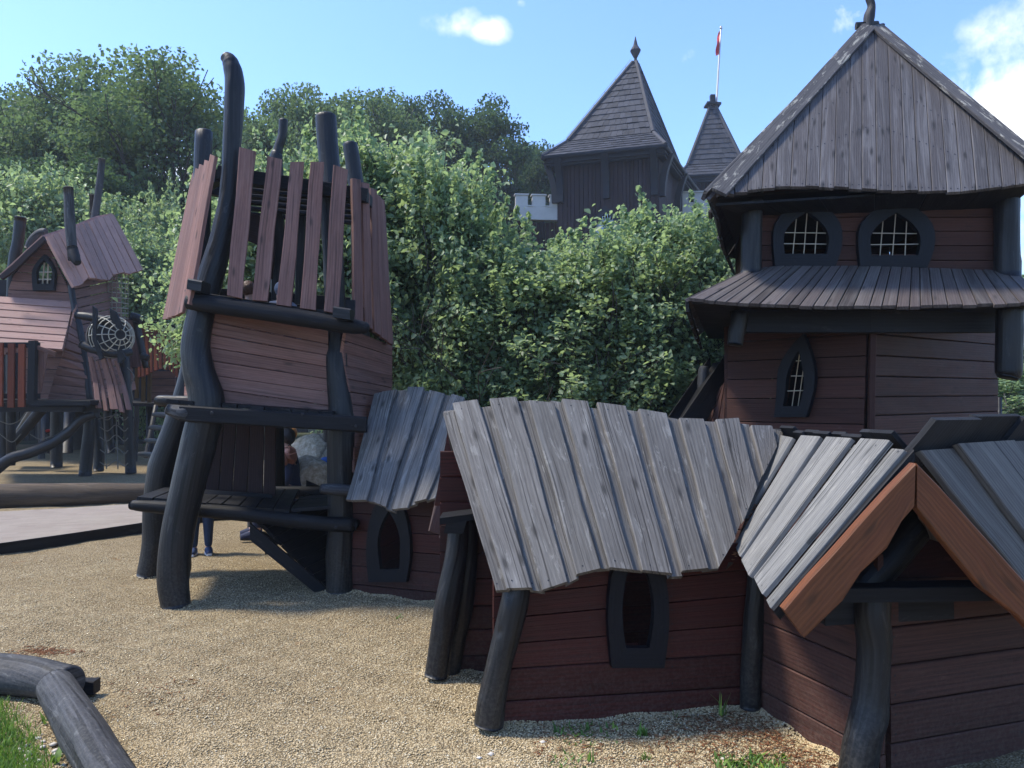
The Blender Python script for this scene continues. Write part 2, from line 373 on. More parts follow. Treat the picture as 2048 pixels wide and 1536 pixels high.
M['bark'] = plain('tree_bark', (.05, .042, .036), .9, 0, .35, 9, .6)
def brick_mat():
    m, nt, b = newmat('red_grey_brick_paving'); L = nt.links.new; g = N(nt, 'ShaderNodeNewGeometry')
    mp = N(nt, 'ShaderNodeMapping'); mp.inputs['Rotation'].default_value = (0, 0, R(-22)); L(g.outputs['Position'], mp.inputs[0])
    br = N(nt, 'ShaderNodeTexBrick', i_Scale=1.0); br.inputs['Color1'].default_value = (.185, .145, .115, 1); br.inputs['Color2'].default_value = (.235, .19, .155, 1); br.inputs['Mortar'].default_value = (.20, .17, .14, 1)
    br.inputs['Brick Width'].default_value = .2; br.inputs['Row Height'].default_value = .1; br.inputs['Mortar Size'].default_value = .008
    L(mp.outputs[0], br.inputs[0]); n = N(nt, 'ShaderNodeTexNoise', i_Scale=1.3, i_Detail=6.0); L(g.outputs['Position'], n.inputs['Vector'])
    L(mix(nt, ramp(nt, n.outputs[0], (.4, 0.0), (.7, .55)), br.outputs[0], (.25, .215, .17)), b.inputs['Base Color']); b.inputs['Roughness'].default_value = .85
    return m
M['brick'] = brick_mat()

# ------------------------------------------------------------------ helpers for boards, walls, windows
def boards(mb, Af, Bf, n, out, th=.025, gap=.006, nseg=1, live=0, ja=0, jb=0, over=0, lap=0, wv=.12, alt=0, c=.004, hole=None, sub=5, off=0.0, nails=None):
    """n boards across t in 0..1, each running from Af(t) to Bf(t)"""
    ws = [(1 + random.uniform(-wv, wv))*((1+alt if k % 2 else 1-alt)) for k in range(n)]; tot = sum(ws); ts = [0]
    for w in ws: ts.append(ts[-1] + w / tot)
    for k in range(n):
        t0, t1 = ts[k], ts[k+1]; tm = (t0 + t1) / 2
        a0, a1, b0, b1 = Af(t0), Af(t1), Bf(t0), Bf(t1)
        ln = (Bf(tm) - Af(tm)); side = ((a1 - a0) if (a1-a0).length > (b1-b0).length else (b1 - b0))
        sd = side.normalized(); nn = ln.cross(sd)
        if nn.length < 1e-6: continue
        nn.normalize()
        if nn.dot(out) < 0: nn = -nn
        lift = off + (over if k % 2 else 0) + random.uniform(0, .003)
        ext = lap if k % 2 else 0
        segs = [(t0, t1, 0)] if not hole else [(lerp(t0, t1, q/sub), lerp(t0, t1, (q+1)/sub), q) for q in range(sub)]
        r = random.random() if not alt else (random.uniform(.45, 1) if k % 2 else random.uniform(0, .25))
        hits = [None]
        if hole:
            hits = [cut(hole, Af((s0+s1)/2), Bf((s0+s1)/2)) for s0, s1, _ in segs]
            if not any(hits): segs = [(t0, t1, 0)]; hits = [None]
        for (s0, s1, q), hit in zip(segs, hits):
            a0, a1, b0, b1 = Af(s0), Af(s1), Bf(s0), Bf(s1)
            g0 = gap/2 if q == 0 else 0; g1 = gap/2 if (len(segs) == 1 or q == sub-1) else 0
            rngs = [(0, 1)] if not hit else [(0, hit[0]), (hit[1], 1)]
            if nails is not None and q == 0 and ln.length > .15:
                for uu in ((.03, .97) if ln.length < 1.2 else (.02, .36, .68, .98)):
                    for vv in (.25, .75):
                        nails.append((lerp(lerp(Af(t0), Bf(t0), uu), lerp(Af(t1), Bf(t1), uu), vv) + nn*(lift+th), nn))
            xa, xb = random.uniform(-ja, ja), random.uniform(-jb, jb)
            for u0, u1 in rngs:
                if u1 - u0 < .004: continue
                ns = nseg if u1-u0 > .5 else max(1, nseg//2)
                A, B = [], []
                pa, pb, pc, pd = (random.random()*6.28 for _ in range(4))
                Ld = ln.length
                for i in range(ns + 1):
                    s = lerp(u0, u1, i/ns); e = 0
                    if i == 0 and u0 == 0: e = xa/Ld
                    if i == ns and u1 == 1: e = xb/Ld
                    l = lerp(a0, b0, s+e) + nn*lift; rr = lerp(a1, b1, s+e) + nn*lift
                    wv1 = live*(math.sin(s*5+pa)+.5*math.sin(s*13+pb)); wv2 = live*(math.sin(s*4.5+pc)+.5*math.sin(s*12+pd))
                    wd = (rr-l).length
                    f = min(1.0, wd/.06) if live else 1
                    A.append(l + sd*((g0 - ext + wv1*f) if wd > gap*2 else 0)); B.append(rr - sd*((g1 - ext + wv2*f) if wd > gap*2 else 0))
                mb.strip(A, B, nn, th, c if len(segs) == 1 else .0008, r)
def cut(poly, a, b):
    """interval of segment a-b inside a planar polygon (3D points)"""
    P = poly; d = b - a; L = d.length; x = d / L
    n = (P[1]-P[0]).cross(P[len(P)//2]-P[0]).normalized(); y = n.cross(x)
    q = [((p-a).dot(x), (p-a).dot(y)) for p in P]; xs = []
    for i in range(len(q)):
        (x0, y0), (x1, y1) = q[i], q[(i+1) % len(q)]
        if (y0 <= 0) != (y1 <= 0): xs.append(x0 + (x1-x0)*(-y0)/(y1-y0))
    if len(xs) < 2: return None
    return (max(0, min(xs)/L), min(1, max(xs)/L))
def arch(xbl, xbr, yb, xl, xr, ym, xa, yt, k=9, pw=1.7):
    """window outline in pixels: bottom corners, widest points, apex"""
    def side(xb, xm):
        pts = []
        for i in range(k):
            t = i/(k-1)
            if t < .4: s = t/.4; pts.append((lerp(xb, xm, math.sin(s*math.pi/2)), lerp(yb, ym, s)))
            else: s = (t-.4)/.6; pts.append((lerp(xm, xa, s**pw), lerp(ym, yt, s)))
        return pts
    l = side(xbl, xl); r = side(xbr, xr); r.reverse(); return l + r[1:]
def window(parent, p0, n, outer, inner, depth=.05, mat='frame', bars=None, wire=.006, lift=.03, label=None):
    n = n.normalized()
    O = [onp(x, y, p0, n) + n*lift for x, y in outer]; I = [onp(x, y, p0, n) + n*lift for x, y in inner]
    mb = MB(); mb.ring(O, I, n, depth)
    for i in range(0, len(O), 2):                         # small rivets round the frame
        c = O[i]*.8 + I[i]*.2 + n*depth
        mb.tube([c - n*.002, c + n*.004], [.0055, .0045], 6, 1, 0, r=.95)
    fr = part('window_frame', mb, M[mat], parent, label)
    if bars:
        b = MB()
        for (x0, y0, x1, y1) in bars:
            b.tube([onp(x0, y0, p0, n) + n*(lift+.012), onp(x1, y1, p0, n) + n*(lift+.012)], [wire, wire], 6, 1, 0)
        part('window_bars', b, M['wire'], fr)
    return I
def hole_of(p0, n, inner): return [onp(x, y, p0, n) for x, y in inner]
def ptube(mb, pts, n=14, m=5, wob=.035, **k):
    P = [W(x, y, d) for x, y, d, r in pts]; mb.tube(P, [r*d/F for x, y, d, r in pts], n, m, wob, **k)
def bolt(mb, px, py, d, r=.014):
    p = W(px, py, d); mb.tube([p, p + V((0, -.012, 0))], [r, r*.8], 8, 1, 0)

def nailheads(lst, parent, r=.0055):
    mb = MB()
    for p, n in lst:
        e1 = n.cross(V((.3, .2, 1))).normalized(); e2 = n.cross(e1); b = len(mb.v)
        for k in range(6): mb.v.append(p + n*.0015 + (e1*math.cos(k*1.0472) + e2*math.sin(k*1.0472))*r*random.uniform(.8, 1.2))
        mb.face(tuple(range(b, b+6)), [(0, 0)]*6, .5)
    return part('nails', mb, M['bolt'], parent)
CAMV = V((0, -1, 0)); UP = V((0, 0, 1))
# ================================================================== SETTING
def height(x, y):
    return .014*np.sin(x*2.3+.7)*np.sin(y*1.9) + .007*np.sin(x*5.1+y*2.2) + .006*np.sin(y*6.3-x*3.4) + .006*np.sin(x*11+1+np.sin(y*3))*np.sin(y*9.7+2*np.sin(x*2.1)) + .004*np.sin(x*19+y*7)*np.sin(y*17-x*5)
def make_ground():
    xs = np.concatenate([np.linspace(-500, -14, 22)[:-1], np.arange(-14, 8, .11), np.linspace(8, 500, 22)])
    ys = np.concatenate([np.linspace(-60, 1.6, 10)[:-1], np.arange(1.6, 15, .09), np.linspace(15, 900, 34)])
    X, Y = np.meshgrid(xs, ys); Z = height(X, Y)
    Z = np.where((X > -14) & (X < 8) & (Y > 1.6) & (Y < 15), Z, 0)
    v = np.stack([X, Y, Z], -1).reshape(-1, 3); w, h = len(xs), len(ys)
    i = (np.arange(h-1)[:, None]*w + np.arange(w-1)[None, :]).reshape(-1)
    f = np.stack([i, i+1, i+w+1, i+w], -1)
    me = bpy.data.meshes.new('ground'); me.vertices.add(len(v)); me.vertices.foreach_set('co', v.astype('f').ravel())
    me.loops.add(f.size); me.loops.foreach_set('vertex_index', f.astype('i').ravel()); me.polygons.add(len(f))
    me.polygons.foreach_set('loop_start', np.arange(0, f.size, 4, dtype='i')); me.polygons.foreach_set('use_smooth', np.ones(len(f), bool))
    me.update(); me.validate(); me.materials.append(M['ground'])
    o = bpy.data.objects.new('ground', me); C.objects.link(o); o['kind'] = 'structure'
make_ground()
def npmesh(name, v, f, rnd, mat, k=4, smooth=False):
    me = bpy.data.meshes.new(name); me.vertices.add(len(v)); me.vertices.foreach_set('co', np.ascontiguousarray(v, 'f').ravel())
    me.loops.add(f.size); me.loops.foreach_set('vertex_index', np.ascontiguousarray(f, 'i').ravel()); me.polygons.add(len(f))
    me.polygons.foreach_set('loop_start', np.arange(0, f.size, k, dtype='i'))
    if smooth: me.polygons.foreach_set('use_smooth', np.ones(len(f), bool))
    me.update(); a = me.attributes.new('rnd', 'FLOAT', 'FACE'); a.data.foreach_set('value', np.ascontiguousarray(rnd, 'f'))
    me.materials.append(mat); return me
def stuff(name, me, label=None, cat_=None):
    o = bpy.data.objects.new(name, me); C.objects.link(o); o['kind'] = 'stuff'; return tag(o, label, cat_)
def octas(c, s, rnd, mat, name):
    n = len(c); base = np.array([[1,0,0],[0,1,0],[-1,0,0],[0,-1,0],[0,0,1],[0,0,-1]], float)
    a = rng.uniform(0, 6.283, n); b = base[None] * s[:, None, :]
    ca, sa = np.cos(a)[:, None], np.sin(a)[:, None]; t = rng.uniform(-.5, .5, n)[:, None]
    x = b[..., 0]*ca - b[..., 1]*sa; y = b[..., 0]*sa + b[..., 1]*ca; z = b[..., 2] + x*t*.5
    v = np.stack([x, y, z], -1) + c[:, None, :]
    fb = np.array([[0,1,4],[1,2,4],[2,3,4],[3,0,4],[1,0,5],[2,1,5],[3,2,5],[0,3,5]])
    f = (fb[None] + (np.arange(n)*6)[:, None, None]).reshape(-1, 3)
    return npmesh(name, v.reshape(-1, 3), f, np.repeat(rnd, 8), mat, 3)
# loose pebbles on the near gravel
n = 130000
py = 1110 + (1640-1110)*rng.random(n)**.9; px = rng.uniform(-60, 1760, n)
gx = (px-CX)/F; gu = (CY-py)/F; dy = math.cos(TH)-gu*math.sin(TH); dz = math.sin(TH)+gu*math.cos(TH); t = -EYE/dz
c = np.stack([gx*t, dy*t, np.zeros(n)], -1); c[:, 2] = height(c[:, 0], c[:, 1]) + .001
s = rng.uniform(.0028, .0064, n)[:, None]*np.stack([rng.uniform(.9, 1.5, n), rng.uniform(.7, 1.1, n), rng.uniform(.45, .8, n)], -1)
bp_ = []
for (a, b, k) in (((985,1449),(1497,1410),2600), ((704,1185),(905,1207),1400), ((1505,1413),(1700,1522),1500), ((880,1341),(1005,1339),500)):
    p, q = np.array(G(*a)), np.array(G(*b)); t_ = rng.random(k); w_ = q-p; nn_ = np.array([w_[1], -w_[0], 0])/np.linalg.norm(w_[:2]); o_ = np.abs(rng.normal(.03, .035, k))
    m_ = p + w_*t_[:, None] + nn_*o_[:, None]; m_[:, 2] = (.012 + .008*np.sin(t_*17))*np.exp(-(o_/.05)**2); bp_.append(m_)
for (x_, y_, r_) in ((352,1210,.11),(298,1150,.12),(682,1184,.12),(975,1446,.075),(872,1350,.07),(1500,1413,.055),(1712,1560,.09)):
    k = 420; p = np.array(G(x_, y_)); a_ = rng.uniform(0, 6.283, k); o_ = np.abs(rng.normal(0, .035, k)); m_ = p + np.stack([np.cos(a_)*(r_+o_), np.sin(a_)*(r_+o_) + r_*.4, 0*a_], -1); m_[:, 2] = .012*np.exp(-(o_/.04)**2); bp_.append(m_)
bp_ = np.concatenate(bp_); bp_[:, 2] += height(bp_[:, 0], bp_[:, 1]); c = np.concatenate([c, bp_]); n = len(c)
s = np.concatenate([s, rng.uniform(.0032, .0075, len(bp_))[:, None]*np.array([1.2, .9, .7])])
stuff('gravel', octas(c, s, rng.random(n), M['pebble'], 'gravel'), 'loose pale gravel covering the play area', 'gravel')

# brick path with dark kerb board
path = MB(); NE = [(-420, 1150), (0, 1087), (150, 1066), (290, 1045), (420, 1026), (560, 1008)]; FE = [(-420, 1045), (0, 1023), (150, 1015), (290, 1006), (420, 999), (560, 992)]
zt = .115
a = [G(x, y, zt) for x, y in NE]; b = [G(x, y, zt) for x, y in FE]
path.strip([p - V((0, 0, .2)) for p in a], [p - V((0, 0, .2)) for p in b], UP, .2, .004)
o = single('path', path, M['brick'], (0, 0, 0), kind='structure')
kb = MB(); kb.strip([p + V((0, -.035, -.2)) for p in a], [p + V((0, -.003, -.2)) for p in a], UP, .205, .004)
single('path_kerb', kb, M['dark_beam'], (0, 0, 0), kind='structure')

# long fallen log behind the path
mb = MB(); p = [(-260, 1003, 11.2, 25), (-60, 998, 11.4, 24), (60, 996, 11.55, 24), (180, 988, 11.8, 22), (340, 977, 12.2, 20), (480, 968, 12.6, 19)]
P = [W(x, y, d) for x, y, d, r in p]
for q, (x, y, d, r) in zip(P, p): q.z = r*d/F - .02
mb.tube(P, [r*d/F for x, y, d, r in p], 18, 6, .06)
single('log', mb, M['log_brown'], P[2], 'long brown weathered log lying along the far edge of the brick path', 'log')

# jointed border log, lower left
r1 = root('border_log', 'thick grey border log jointed at a corner beside the grass', 'log', G(110, 1440))
z = .15
A = [G(-170, 1336, .11), G(-30, 1346, .11), G(60, 1354, .112), G(138, 1368, .115)]
mb = MB(); mb.tube(A, [.108, .106, .103, .097], 34, 12, .04); part('log_length', mb, M['log'], r1)
B = [G(112, 1372, .12), G(128, 1400, .12), G(165, 1462, .105), G(222, 1560, .10), G(300, 1700, .09)]
mb = MB(); mb.tube(B, [.085, .092, .095, .097, .10], 34, 14, .05); part('log_length', mb, M['log'], r1)
mb = MB(); cpt = G(168, 1372, .06)
mb.box(cpt, V((.07, .0, 0)), V((0, .035, 0)), V((0, 0, .035))); part('peg', mb, M['dark_beam'], r1)

# short lawn in the corner, ground cover, litter, stones
def blades(name, pts, h, w, rnd, mat, lean=.5):
    n = len(pts); a = rng.uniform(0, 6.283, n); d = np.stack([np.cos(a), np.sin(a), np.zeros(n)], -1); e = np.stack([-np.sin(a), np.cos(a), np.zeros(n)], -1)
    ln = (rng.uniform(.1, lean, n)*h)[:, None]*e; up = np.array([0, 0, 1.])[None]*h[:, None]; ww = d*w[:, None]
    v = np.stack([pts-ww, pts+ww, pts+ww*.7+up*.6+ln*.4, pts-ww*.7+up*.6+ln*.4, pts+up+ln*1.1+ww*.1, pts+up+ln*1.1-ww*.1], 1)
    fb = np.array([[0,1,2,3],[3,2,4,5]]); f = (fb[None]+(np.arange(n)*6)[:, None, None]).reshape(-1, 4)
    return npmesh(name, v.reshape(-1, 3), f, np.repeat(rnd, 2), mat)
n = 26000; px = rng.uniform(-230, 260, n); py = rng.uniform(1385, 1720, n)
edge = np.interp(py, [1385, 1420, 1480, 1536, 1620, 1720], [-40, 30, 82, 105, 130, 190]) + rng.normal(0, 16, n)
k = px < edge; px, py = px[k], py[k]
pts = np.array([G(x, y) for x, y in zip(px, py)]); m = len(pts)
thin = rng.random(m) < np.clip((np.interp(py, [1385, 1420, 1480, 1536, 1620, 1720], [-40, 30, 82, 105, 130, 190]) - px)/70 + .25, 0, 1)
pts = pts[thin]; m = len(pts); pts[:, 2] = height(pts[:, 0], pts[:, 1]) + .0
stuff('grass', blades('grass', pts, rng.uniform(.018, .055, m), rng.uniform(.0015, .0035, m), rng.random(m), M['grass'], .9), 'short bright green grass in the corner beside the border log', 'grass')
def scatter_px(n, x0, x1, y0, y1):
    return np.array([G(a, b) for a, b in zip(rng.uniform(x0, x1, n), rng.uniform(y0, y1, n))])
# needles and bark crumbs along the hut walls
base = [(1480, 1420), (1560, 1450), (1640, 1490), (1690, 1520)]
pp = []
for _ in range(1000):
    t = rng.random(); x = np.interp(t, [0, .33, .66, 1], [1420, 1530, 1630, 1690]); y = np.interp(t, [0, .33, .66, 1], [1418, 1442, 1488, 1520])
    pp.append((x + rng.normal(-25, 50), y + abs(rng.normal(12, 42))))
for _ in range(350): pp.append((rng.uniform(1060, 1600), rng.uniform(1440, 1536)))
for _ in range(260): pp.append((rng.normal(90, 30), rng.normal(1306, 5)))
for _ in range(90): pp.append((rng.normal(330, 60), rng.normal(1385, 20)))
q = np.array([G(a, b) for a, b in pp]); q[:, 2] = height(q[:, 0], q[:, 1]) + .006
m = len(q); s = np.stack([rng.uniform(.008, .028, m), rng.uniform(.0012, .004, m), rng.uniform(.001, .003, m)], -1)
stuff('litter', octas(q, s, rng.random(m), M['litter'], 'litter'), 'rusty brown needle litter on gravel along the hut walls', 'leaf litter')
q = np.concatenate([scatter_px(60, 20, 150, 1400, 1536), scatter_px(10, 900, 1500, 1440, 1536)]); q[:, 2] = .004; m = len(q)
stuff('pebbles', octas(q, rng.uniform(.008, .022, m)[:, None]*np.array([1.3, 1, .5])[None], rng.random(m), M['stone'], 'pebbles'), 'larger pale stones at the edge of the grass', 'stones')
# low ground cover at the bottom edge
q = np.concatenate([scatter_px(420, 1430, 1570, 1512, 1560), scatter_px(120, 1120, 1240, 1450, 1500), scatter_px(160, 1090, 1180, 1515, 1560)]); m = len(q)
stuff('ground_cover', blades('ground_cover', q, rng.uniform(.008, .03, m), rng.uniform(.004, .009, m), rng.random(m), M['weed'], 1.6), 'patch of tiny green ground cover in the gravel', 'ground cover')
def weed(px, py, n, h, w, label, lean=.7):
    g = G(px, py); me = blades('weed_plant', np.array([[random.uniform(-.02, .02), random.uniform(-.02, .02), 0] for _ in range(n)]), rng.uniform(.5, 1, n)*h, rng.uniform(.6, 1, n)*w, rng.random(n), M['weed'], lean)
    o = bpy.data.objects.new('weed', me); C.objects.link(o); o.location = g; tag(o, label, 'weed', 'weeds in the gravel')
weed(1445, 1436, 8, .15, .006, 'tall grassy weed at the foot of the dark corner post')
weed(1352, 1438, 3, .07, .004, 'thin single weed sprout below the right end of the low hut wall')
weed(1283, 1474, 14, .05, .012, 'low round leafed weed on gravel in front of the low hut', 1.6)
weed(1118, 1470, 8, .05, .01, 'small pale leafed weed near the leaning front post', 1.4)
weed(1292, 1520, 22, .045, .003, 'small dense grass tuft on the gravel')
weed(1178, 1528, 8, .07, .006, 'bright yellow green grass tuft at the bottom edge')
weed(798, 1243, 6, .05, .012, 'lone green weed on the open gravel below the small hut', 1.5)
weed(92, 1452, 6, .07, .014, 'broad leafed weed between grass and border log', 1.4)
weed(112, 1525, 5, .08, .014, 'broad long leafed weed at the lower edge of the grass', 1.5)
# ================================================================== LEANING LOOKOUT TOWER
T = root('lookout_tower', 'leaning brown timber lookout tower on crooked dark posts with tall slatted top', 'play tower', G(500, 1160))
def leg(*p, **k):
    mb = MB(); ptube(mb, p, 30, 9, .03, **k); return part('leg', mb, M['dark'], T)
leg((352,1214,6.02,27),(346,1150,6.03,29),(356,1060,6.05,31),(376,970,6.07,32),(396,890,6.09,33),(414,810,6.1,34),(398,740,6.12,31),(392,690,6.14,28),(402,630,6.16,27),(420,560,6.2,26),(442,480,6.24,23),(458,390,6.28,19),(463,300,6.3,18),(468,210,6.32,19),(469,160,6.33,19),(461,125,6.34,16),(450,112,6.34,11))
leg((298,1152,7.08,24),(308,1090,7.08,24),(313,1010,7.08,26),(326,935,7.08,27),(350,865,7.08,26),(372,800,7.08,25),(388,720,7.08,22),(396,600,7.1,20),(402,450,7.15,18),(408,264,7.2,17))
leg((682,1186,6.42,29),(681,1120,6.42,27),(683,1040,6.42,26),(681,950,6.42,26),(682,880,6.42,27),(682,820,6.43,25),(673,745,6.45,23),(672,660,6.5,21),(668,560,6.55,21),(664,450,6.6,21),(661,350,6.65,21),(655,280,6.68,21),(652,233,6.7,20))
leg((712,1110,7.7,22),(716,900,7.7,20),(722,640,7.7,18),(716,420,7.7,17),(708,340,7.7,16),(700,288,7.7,15))
leg((556,1080,7.9,16),(552,800,7.9,15),(556,560,7.9,14),(552,340,7.9,14),(556,300,7.9,10),(565,270,7.9,9),(567,240,7.9,9))
# --- low deck
def beam(name, pts, mat='dark_beam', n=12, wob=.05, parent=T):
    mb = MB(); ptube(mb, pts, n, 4, wob); return part(name, mb, M[mat], parent)
d1 = beam('beam', [(262,1010,6.2,10),(300,1013,6.2,13),(480,1028,6.25,14),(600,1043,6.28,14),(700,1050,6.3,14),(709,1051,6.3,11)])
beam('beam', [(300,985,7.2,11),(480,985,7.25,12),(715,985,7.3,12)])
mb = MB(); dn = UP
boards(mb, PW((272,1001,6.2),(578,1027,6.28)), PW((345,975,7.25),(600,980,7.35)), 9, UP, .03, .008, 2, .003, .02)
part('deck', mb, M['dark_beam'], T)
mb = MB(); boards(mb, PW((585,1020,6.3),(605,990,7.4)), PW((690,1012,6.35),(700,985,7.4)), 5, UP, .03, .008, 2, .003, .02, off=-.02)
part('deck', mb, M['dark_beam'], T)
# --- climbing ramp falling to the gravel
mb = MB()
boards(mb, PW((512,1046,6.3),(655,1182,6.55)), PW((618,988,7.3),(800,1120,7.6)), 9, V((-.3,-.1,1)), .03, .002, 2, .002)
rp = part('ramp', mb, M['dark_beam'], T)
mb = MB()
a, b = W(500,1044,6.27), W(660,1180,6.5)
mb.strip([a, b], [a+V((0,0,-.14)), b+V((0,0,-.12))], V((.3,-1,0)).normalized(), .035)
part('side_rail', mb, M['dark_beam'], rp); mb = MB()
a, b = W(612,985,7.32), W(672,1010,7.5)
mb.strip([a, b], [a+V((0,0,.12)), b+V((0,0,.12))], V((.3,-1,0)).normalized(), .03)
part('side_rail', mb, M['dark_beam'], rp)
mb = MB(); mb.strip([W(528,1062,6.5), W(560,1085,6.55)], [W(533,1108,6.5), W(541,1106,6.55)], V((0,-1,0)), .04); part('bracket', mb, M['dark'], T)
mb = MB()
for x, y, dd in ((600,1110,6.7),(622,1090,6.9)): 
    p = W(x, y, dd); mb.box(p, V((.10,.06,0)), V((0,.03,.0)), V((0,0,.03)))
part('foothold', mb, M['dark'], rp)
# --- door-height panel of vertical boards
mb = MB()
boards(mb, PW((383,992,6.75),(552,1002,6.85)), PW((400,838,6.75),(553,848,6.85)), 6, CAMV, .028, .006)
part('door_panel', mb, M['shed'], T)
mb = MB(); mb.slab(W(398,1003,6.68), W(546,1009,6.72), W(546,990,6.75), W(398,980,6.72), V((0,-.9,.4)).normalized(), .03); part('kick_board', mb, M['dark_beam'], T)
# --- middle platform
mb = MB()
a = [W(366,823,5.98), W(735,846,6.2)]
mb.strip([p+V((0,0,-.075)) for p in a], [p+V((0,0,.05)) for p in a], V((0,-1,0)), .07, .012); part('beam', mb, M['dark_beam'], T)
mb = MB(); ptube(mb, [(335,818,5.95,11),(365,826,5.96,17),(370,826,5.97,17)], 10, 3, .05); part('beam_end', mb, M['log'], T)
mb = MB(); ptube(mb, [(312,800,6.6,8),(330,802,6.6,12),(420,806,6.6,13)], 10, 3, .05); part('beam_end', mb, M['dark'], T)
mb = MB(); boards(mb, PW((332,806,5.98),(665,832,6.14)), PW((402,800,6.95),(690,818,7.3)), 12, UP, .03, .008, 1, 0, .02); part('deck', mb, M['dark_beam'], T)
bm_ = MB()
for x, y, dd in ((424,826,5.9),(605,828,6.05),(712,852,6.1),(676,983,6.2),(672,1055,6.2)): bolt(bm_, x, y, dd)
part('bolts', bm_, M['bolt'], T)
# --- boarded box
mb = MB()
boards(mb, PW((440,806,6.2),(415,745,6.2),(412,690,6.2),(420,612,6.2)), PW((658,838,6.42),(656,662,6.42)), 7, CAMV, .03, .005)
part('wall', mb, M['pink'], T)
mb = MB()
La = PW((703,945,6.4),(700,845,6.4),(696,790,6.4),(683,735,6.4),(680,705,6.4),(688,655,6.4))
boards(mb, La, PW((770,930,7.4),(778,830,7.4),(779,690,7.4)), 11, V((1,-.4,0)), .03, .005, 1, 0, .03); part('wall', mb, M['pink'], T)
mb = MB(); boards(mb, PW((372,800,7.1),(380,640,7.1)), PW((705,810,7.7),(700,650,7.7)), 6, CAMV, .03, .005); part('wall', mb, M['pink'], T)
mb = MB(); boards(mb, PW((395,800,6.3),(398,630,6.3)), PW((372,800,7.1),(380,640,7.1)), 6, V((-1,0,0)), .03, .005); part('wall', mb, M['pink'], T)
# --- upper platform
mb = MB(); ptube(mb, [(376,604,6.0,15),(400,606,6.0,17),(560,629,6.05,17),(690,650,6.1,16),(728,655,6.1,13),(737,656,6.1,8)], 14, 4, .05); part('beam', mb, M['dark_beam'], T)
mb = MB(); a = [W(385,590,6.06), W(690,634,6.12)]
mb.strip([p+V((0,.0,0)) for p in a], [p+V((0,.12,.0)) for p in a], UP, .03, .004); part('deck_edge', mb, M['dark_beam'], T)
mb = MB()
for x, y, dd, l in ((398,573,5.98,.055),(688,628,5.98,.065)):
    mb = MB(); mb.box(W(x,y,dd), V((l,0,-.01)), V((0,.09,0)), V((0.004,0,.042)), ch=.012); part('block', mb, M['dark'], T)
# --- tall slats, one panel per side
def slats(lst, name='slat_panel', shr=0.0):
    mb = MB()
    for (tl, tr, bl, br, d0, d1, dt) in lst:
        A, B = [], []
        for i in range(7):
            s = i/6; a = W(lerp(bl[0], tl[0], s), lerp(bl[1], tl[1], s), lerp(d0, d0+dt, s)); b = W(lerp(br[0], tr[0], s), lerp(br[1], tr[1], s), lerp(d1, d1+dt, s))
            b = lerp(b, a, shr); e = (b-a).normalized()*.004
            A.append(a + e*math.sin(i*1.3+tl[0])); B.append(b + e*math.sin(i*1.7+tr[0]))
        n = (B[0]-A[0]).cross(A[-1]-A[0]).normalized()
        if n.dot(CAMV) < 0: n = -n
        mb.strip(A, B, n, .028, .004)
    return part(name, mb, M['pink'], T)
slats([((480,297),(512,306),(454,592),(485,599),6.0,6.02,.25), ((535,315),(565,322),(504,602),(536,604),6.03,6.05,.25), ((582,327),(608,327),(554,611),(584,615),6.05,6.07,.25),
       ((621,327),(649,327),(601,618),(631,622),6.07,6.09,.25), ((666,332),(695,342),(648,624),(678,630),6.09,6.11,.25)])
slats([((426,311),(438,316),(373,606),(388,612),6.0,5.92,.2), ((415,322),(429,326),(357,633),(374,624),6.22,6.1,.2), ((405,330),(419,336),(347,634),(363,632),6.5,6.34,.2),
       ((397,338),(411,344),(339,636),(354,636),6.78,6.6,.2), ((390,348),(403,352),(331,640),(346,638),7.05,6.86,.2)], shr=.2)
slats([((701,358),(721,362),(705,641),(727,646),6.2,6.3,.2), ((720,366),(738,370),(726,654),(744,660),6.42,6.52,.2), ((737,377),(752,383),(744,664),(762,675),6.64,6.74,.2),
       ((749,390),(760,396),(758,675),(774,684),6.9,7.0,.2), ((758,398),(767,405),(770,684),(785,693),7.12,7.22,.2)], shr=.2)
# --- top frame and roof joists behind the slats
def bar(a, b, hw, hh, name='joist', mat='dark_beam'):
    mb = MB(); d = (b-a); s = d.cross(UP).normalized(); u = s.cross(d).normalized()
    mb.box((a+b)/2, d/2, s*hw, u*hh); return part(name, mb, M[mat], T)
bar(W(436,346,6.33), W(735,392,6.5), .045, .055, 'beam')
bar(W(405,372,7.3), W(765,440,7.6), .05, .07, 'beam')
for i in range(6):
    t = i/5; bar(W(lerp(440,452,t), lerp(362,425,t), lerp(6.45,7.3,t)), W(lerp(700,715,t), lerp(392,446,t), lerp(6.6,7.5,t)), .045, .014)
bar(W(440,352,6.33), W(402,378,7.3), .04, .05, 'beam'); bar(W(722,388,6.5), W(765,440,7.6), .04, .05, 'beam')
bar(W(700,612,6.2), W(770,672,7.3), .04, .05, 'beam'); bar(W(383,590,6.1), W(345,618,7.1), .04, .05, 'beam')
bar(W(405,590,7.2), W(700,610,7.6), .04, .07, 'beam')
mb = MB(); mb.strip([W(498,425,7.2), W(520,432,7.2), W(548,470,7.2), W(552,500,7.2)], [W(490,480,7.2), W(515,490,7.2), W(535,520,7.2), W(545,560,7.2)], V((0,-1,0)), .04); part('arch_board', mb, M['shed'], T)
mb = MB(); mb.strip([W(548,420,7.3), W(545,600,7.3)], [W(566,420,7.3), W(585,600,7.3)], V((0,-1,0)), .05); part('post', mb, M['dark'], T)
mb = MB(); mb.strip([W(596,430,7.35), W(592,610,7.35)], [W(612,430,7.35), W(610,610,7.35)], V((0,-1,0)), .05); part('post', mb, M['dark'], T)
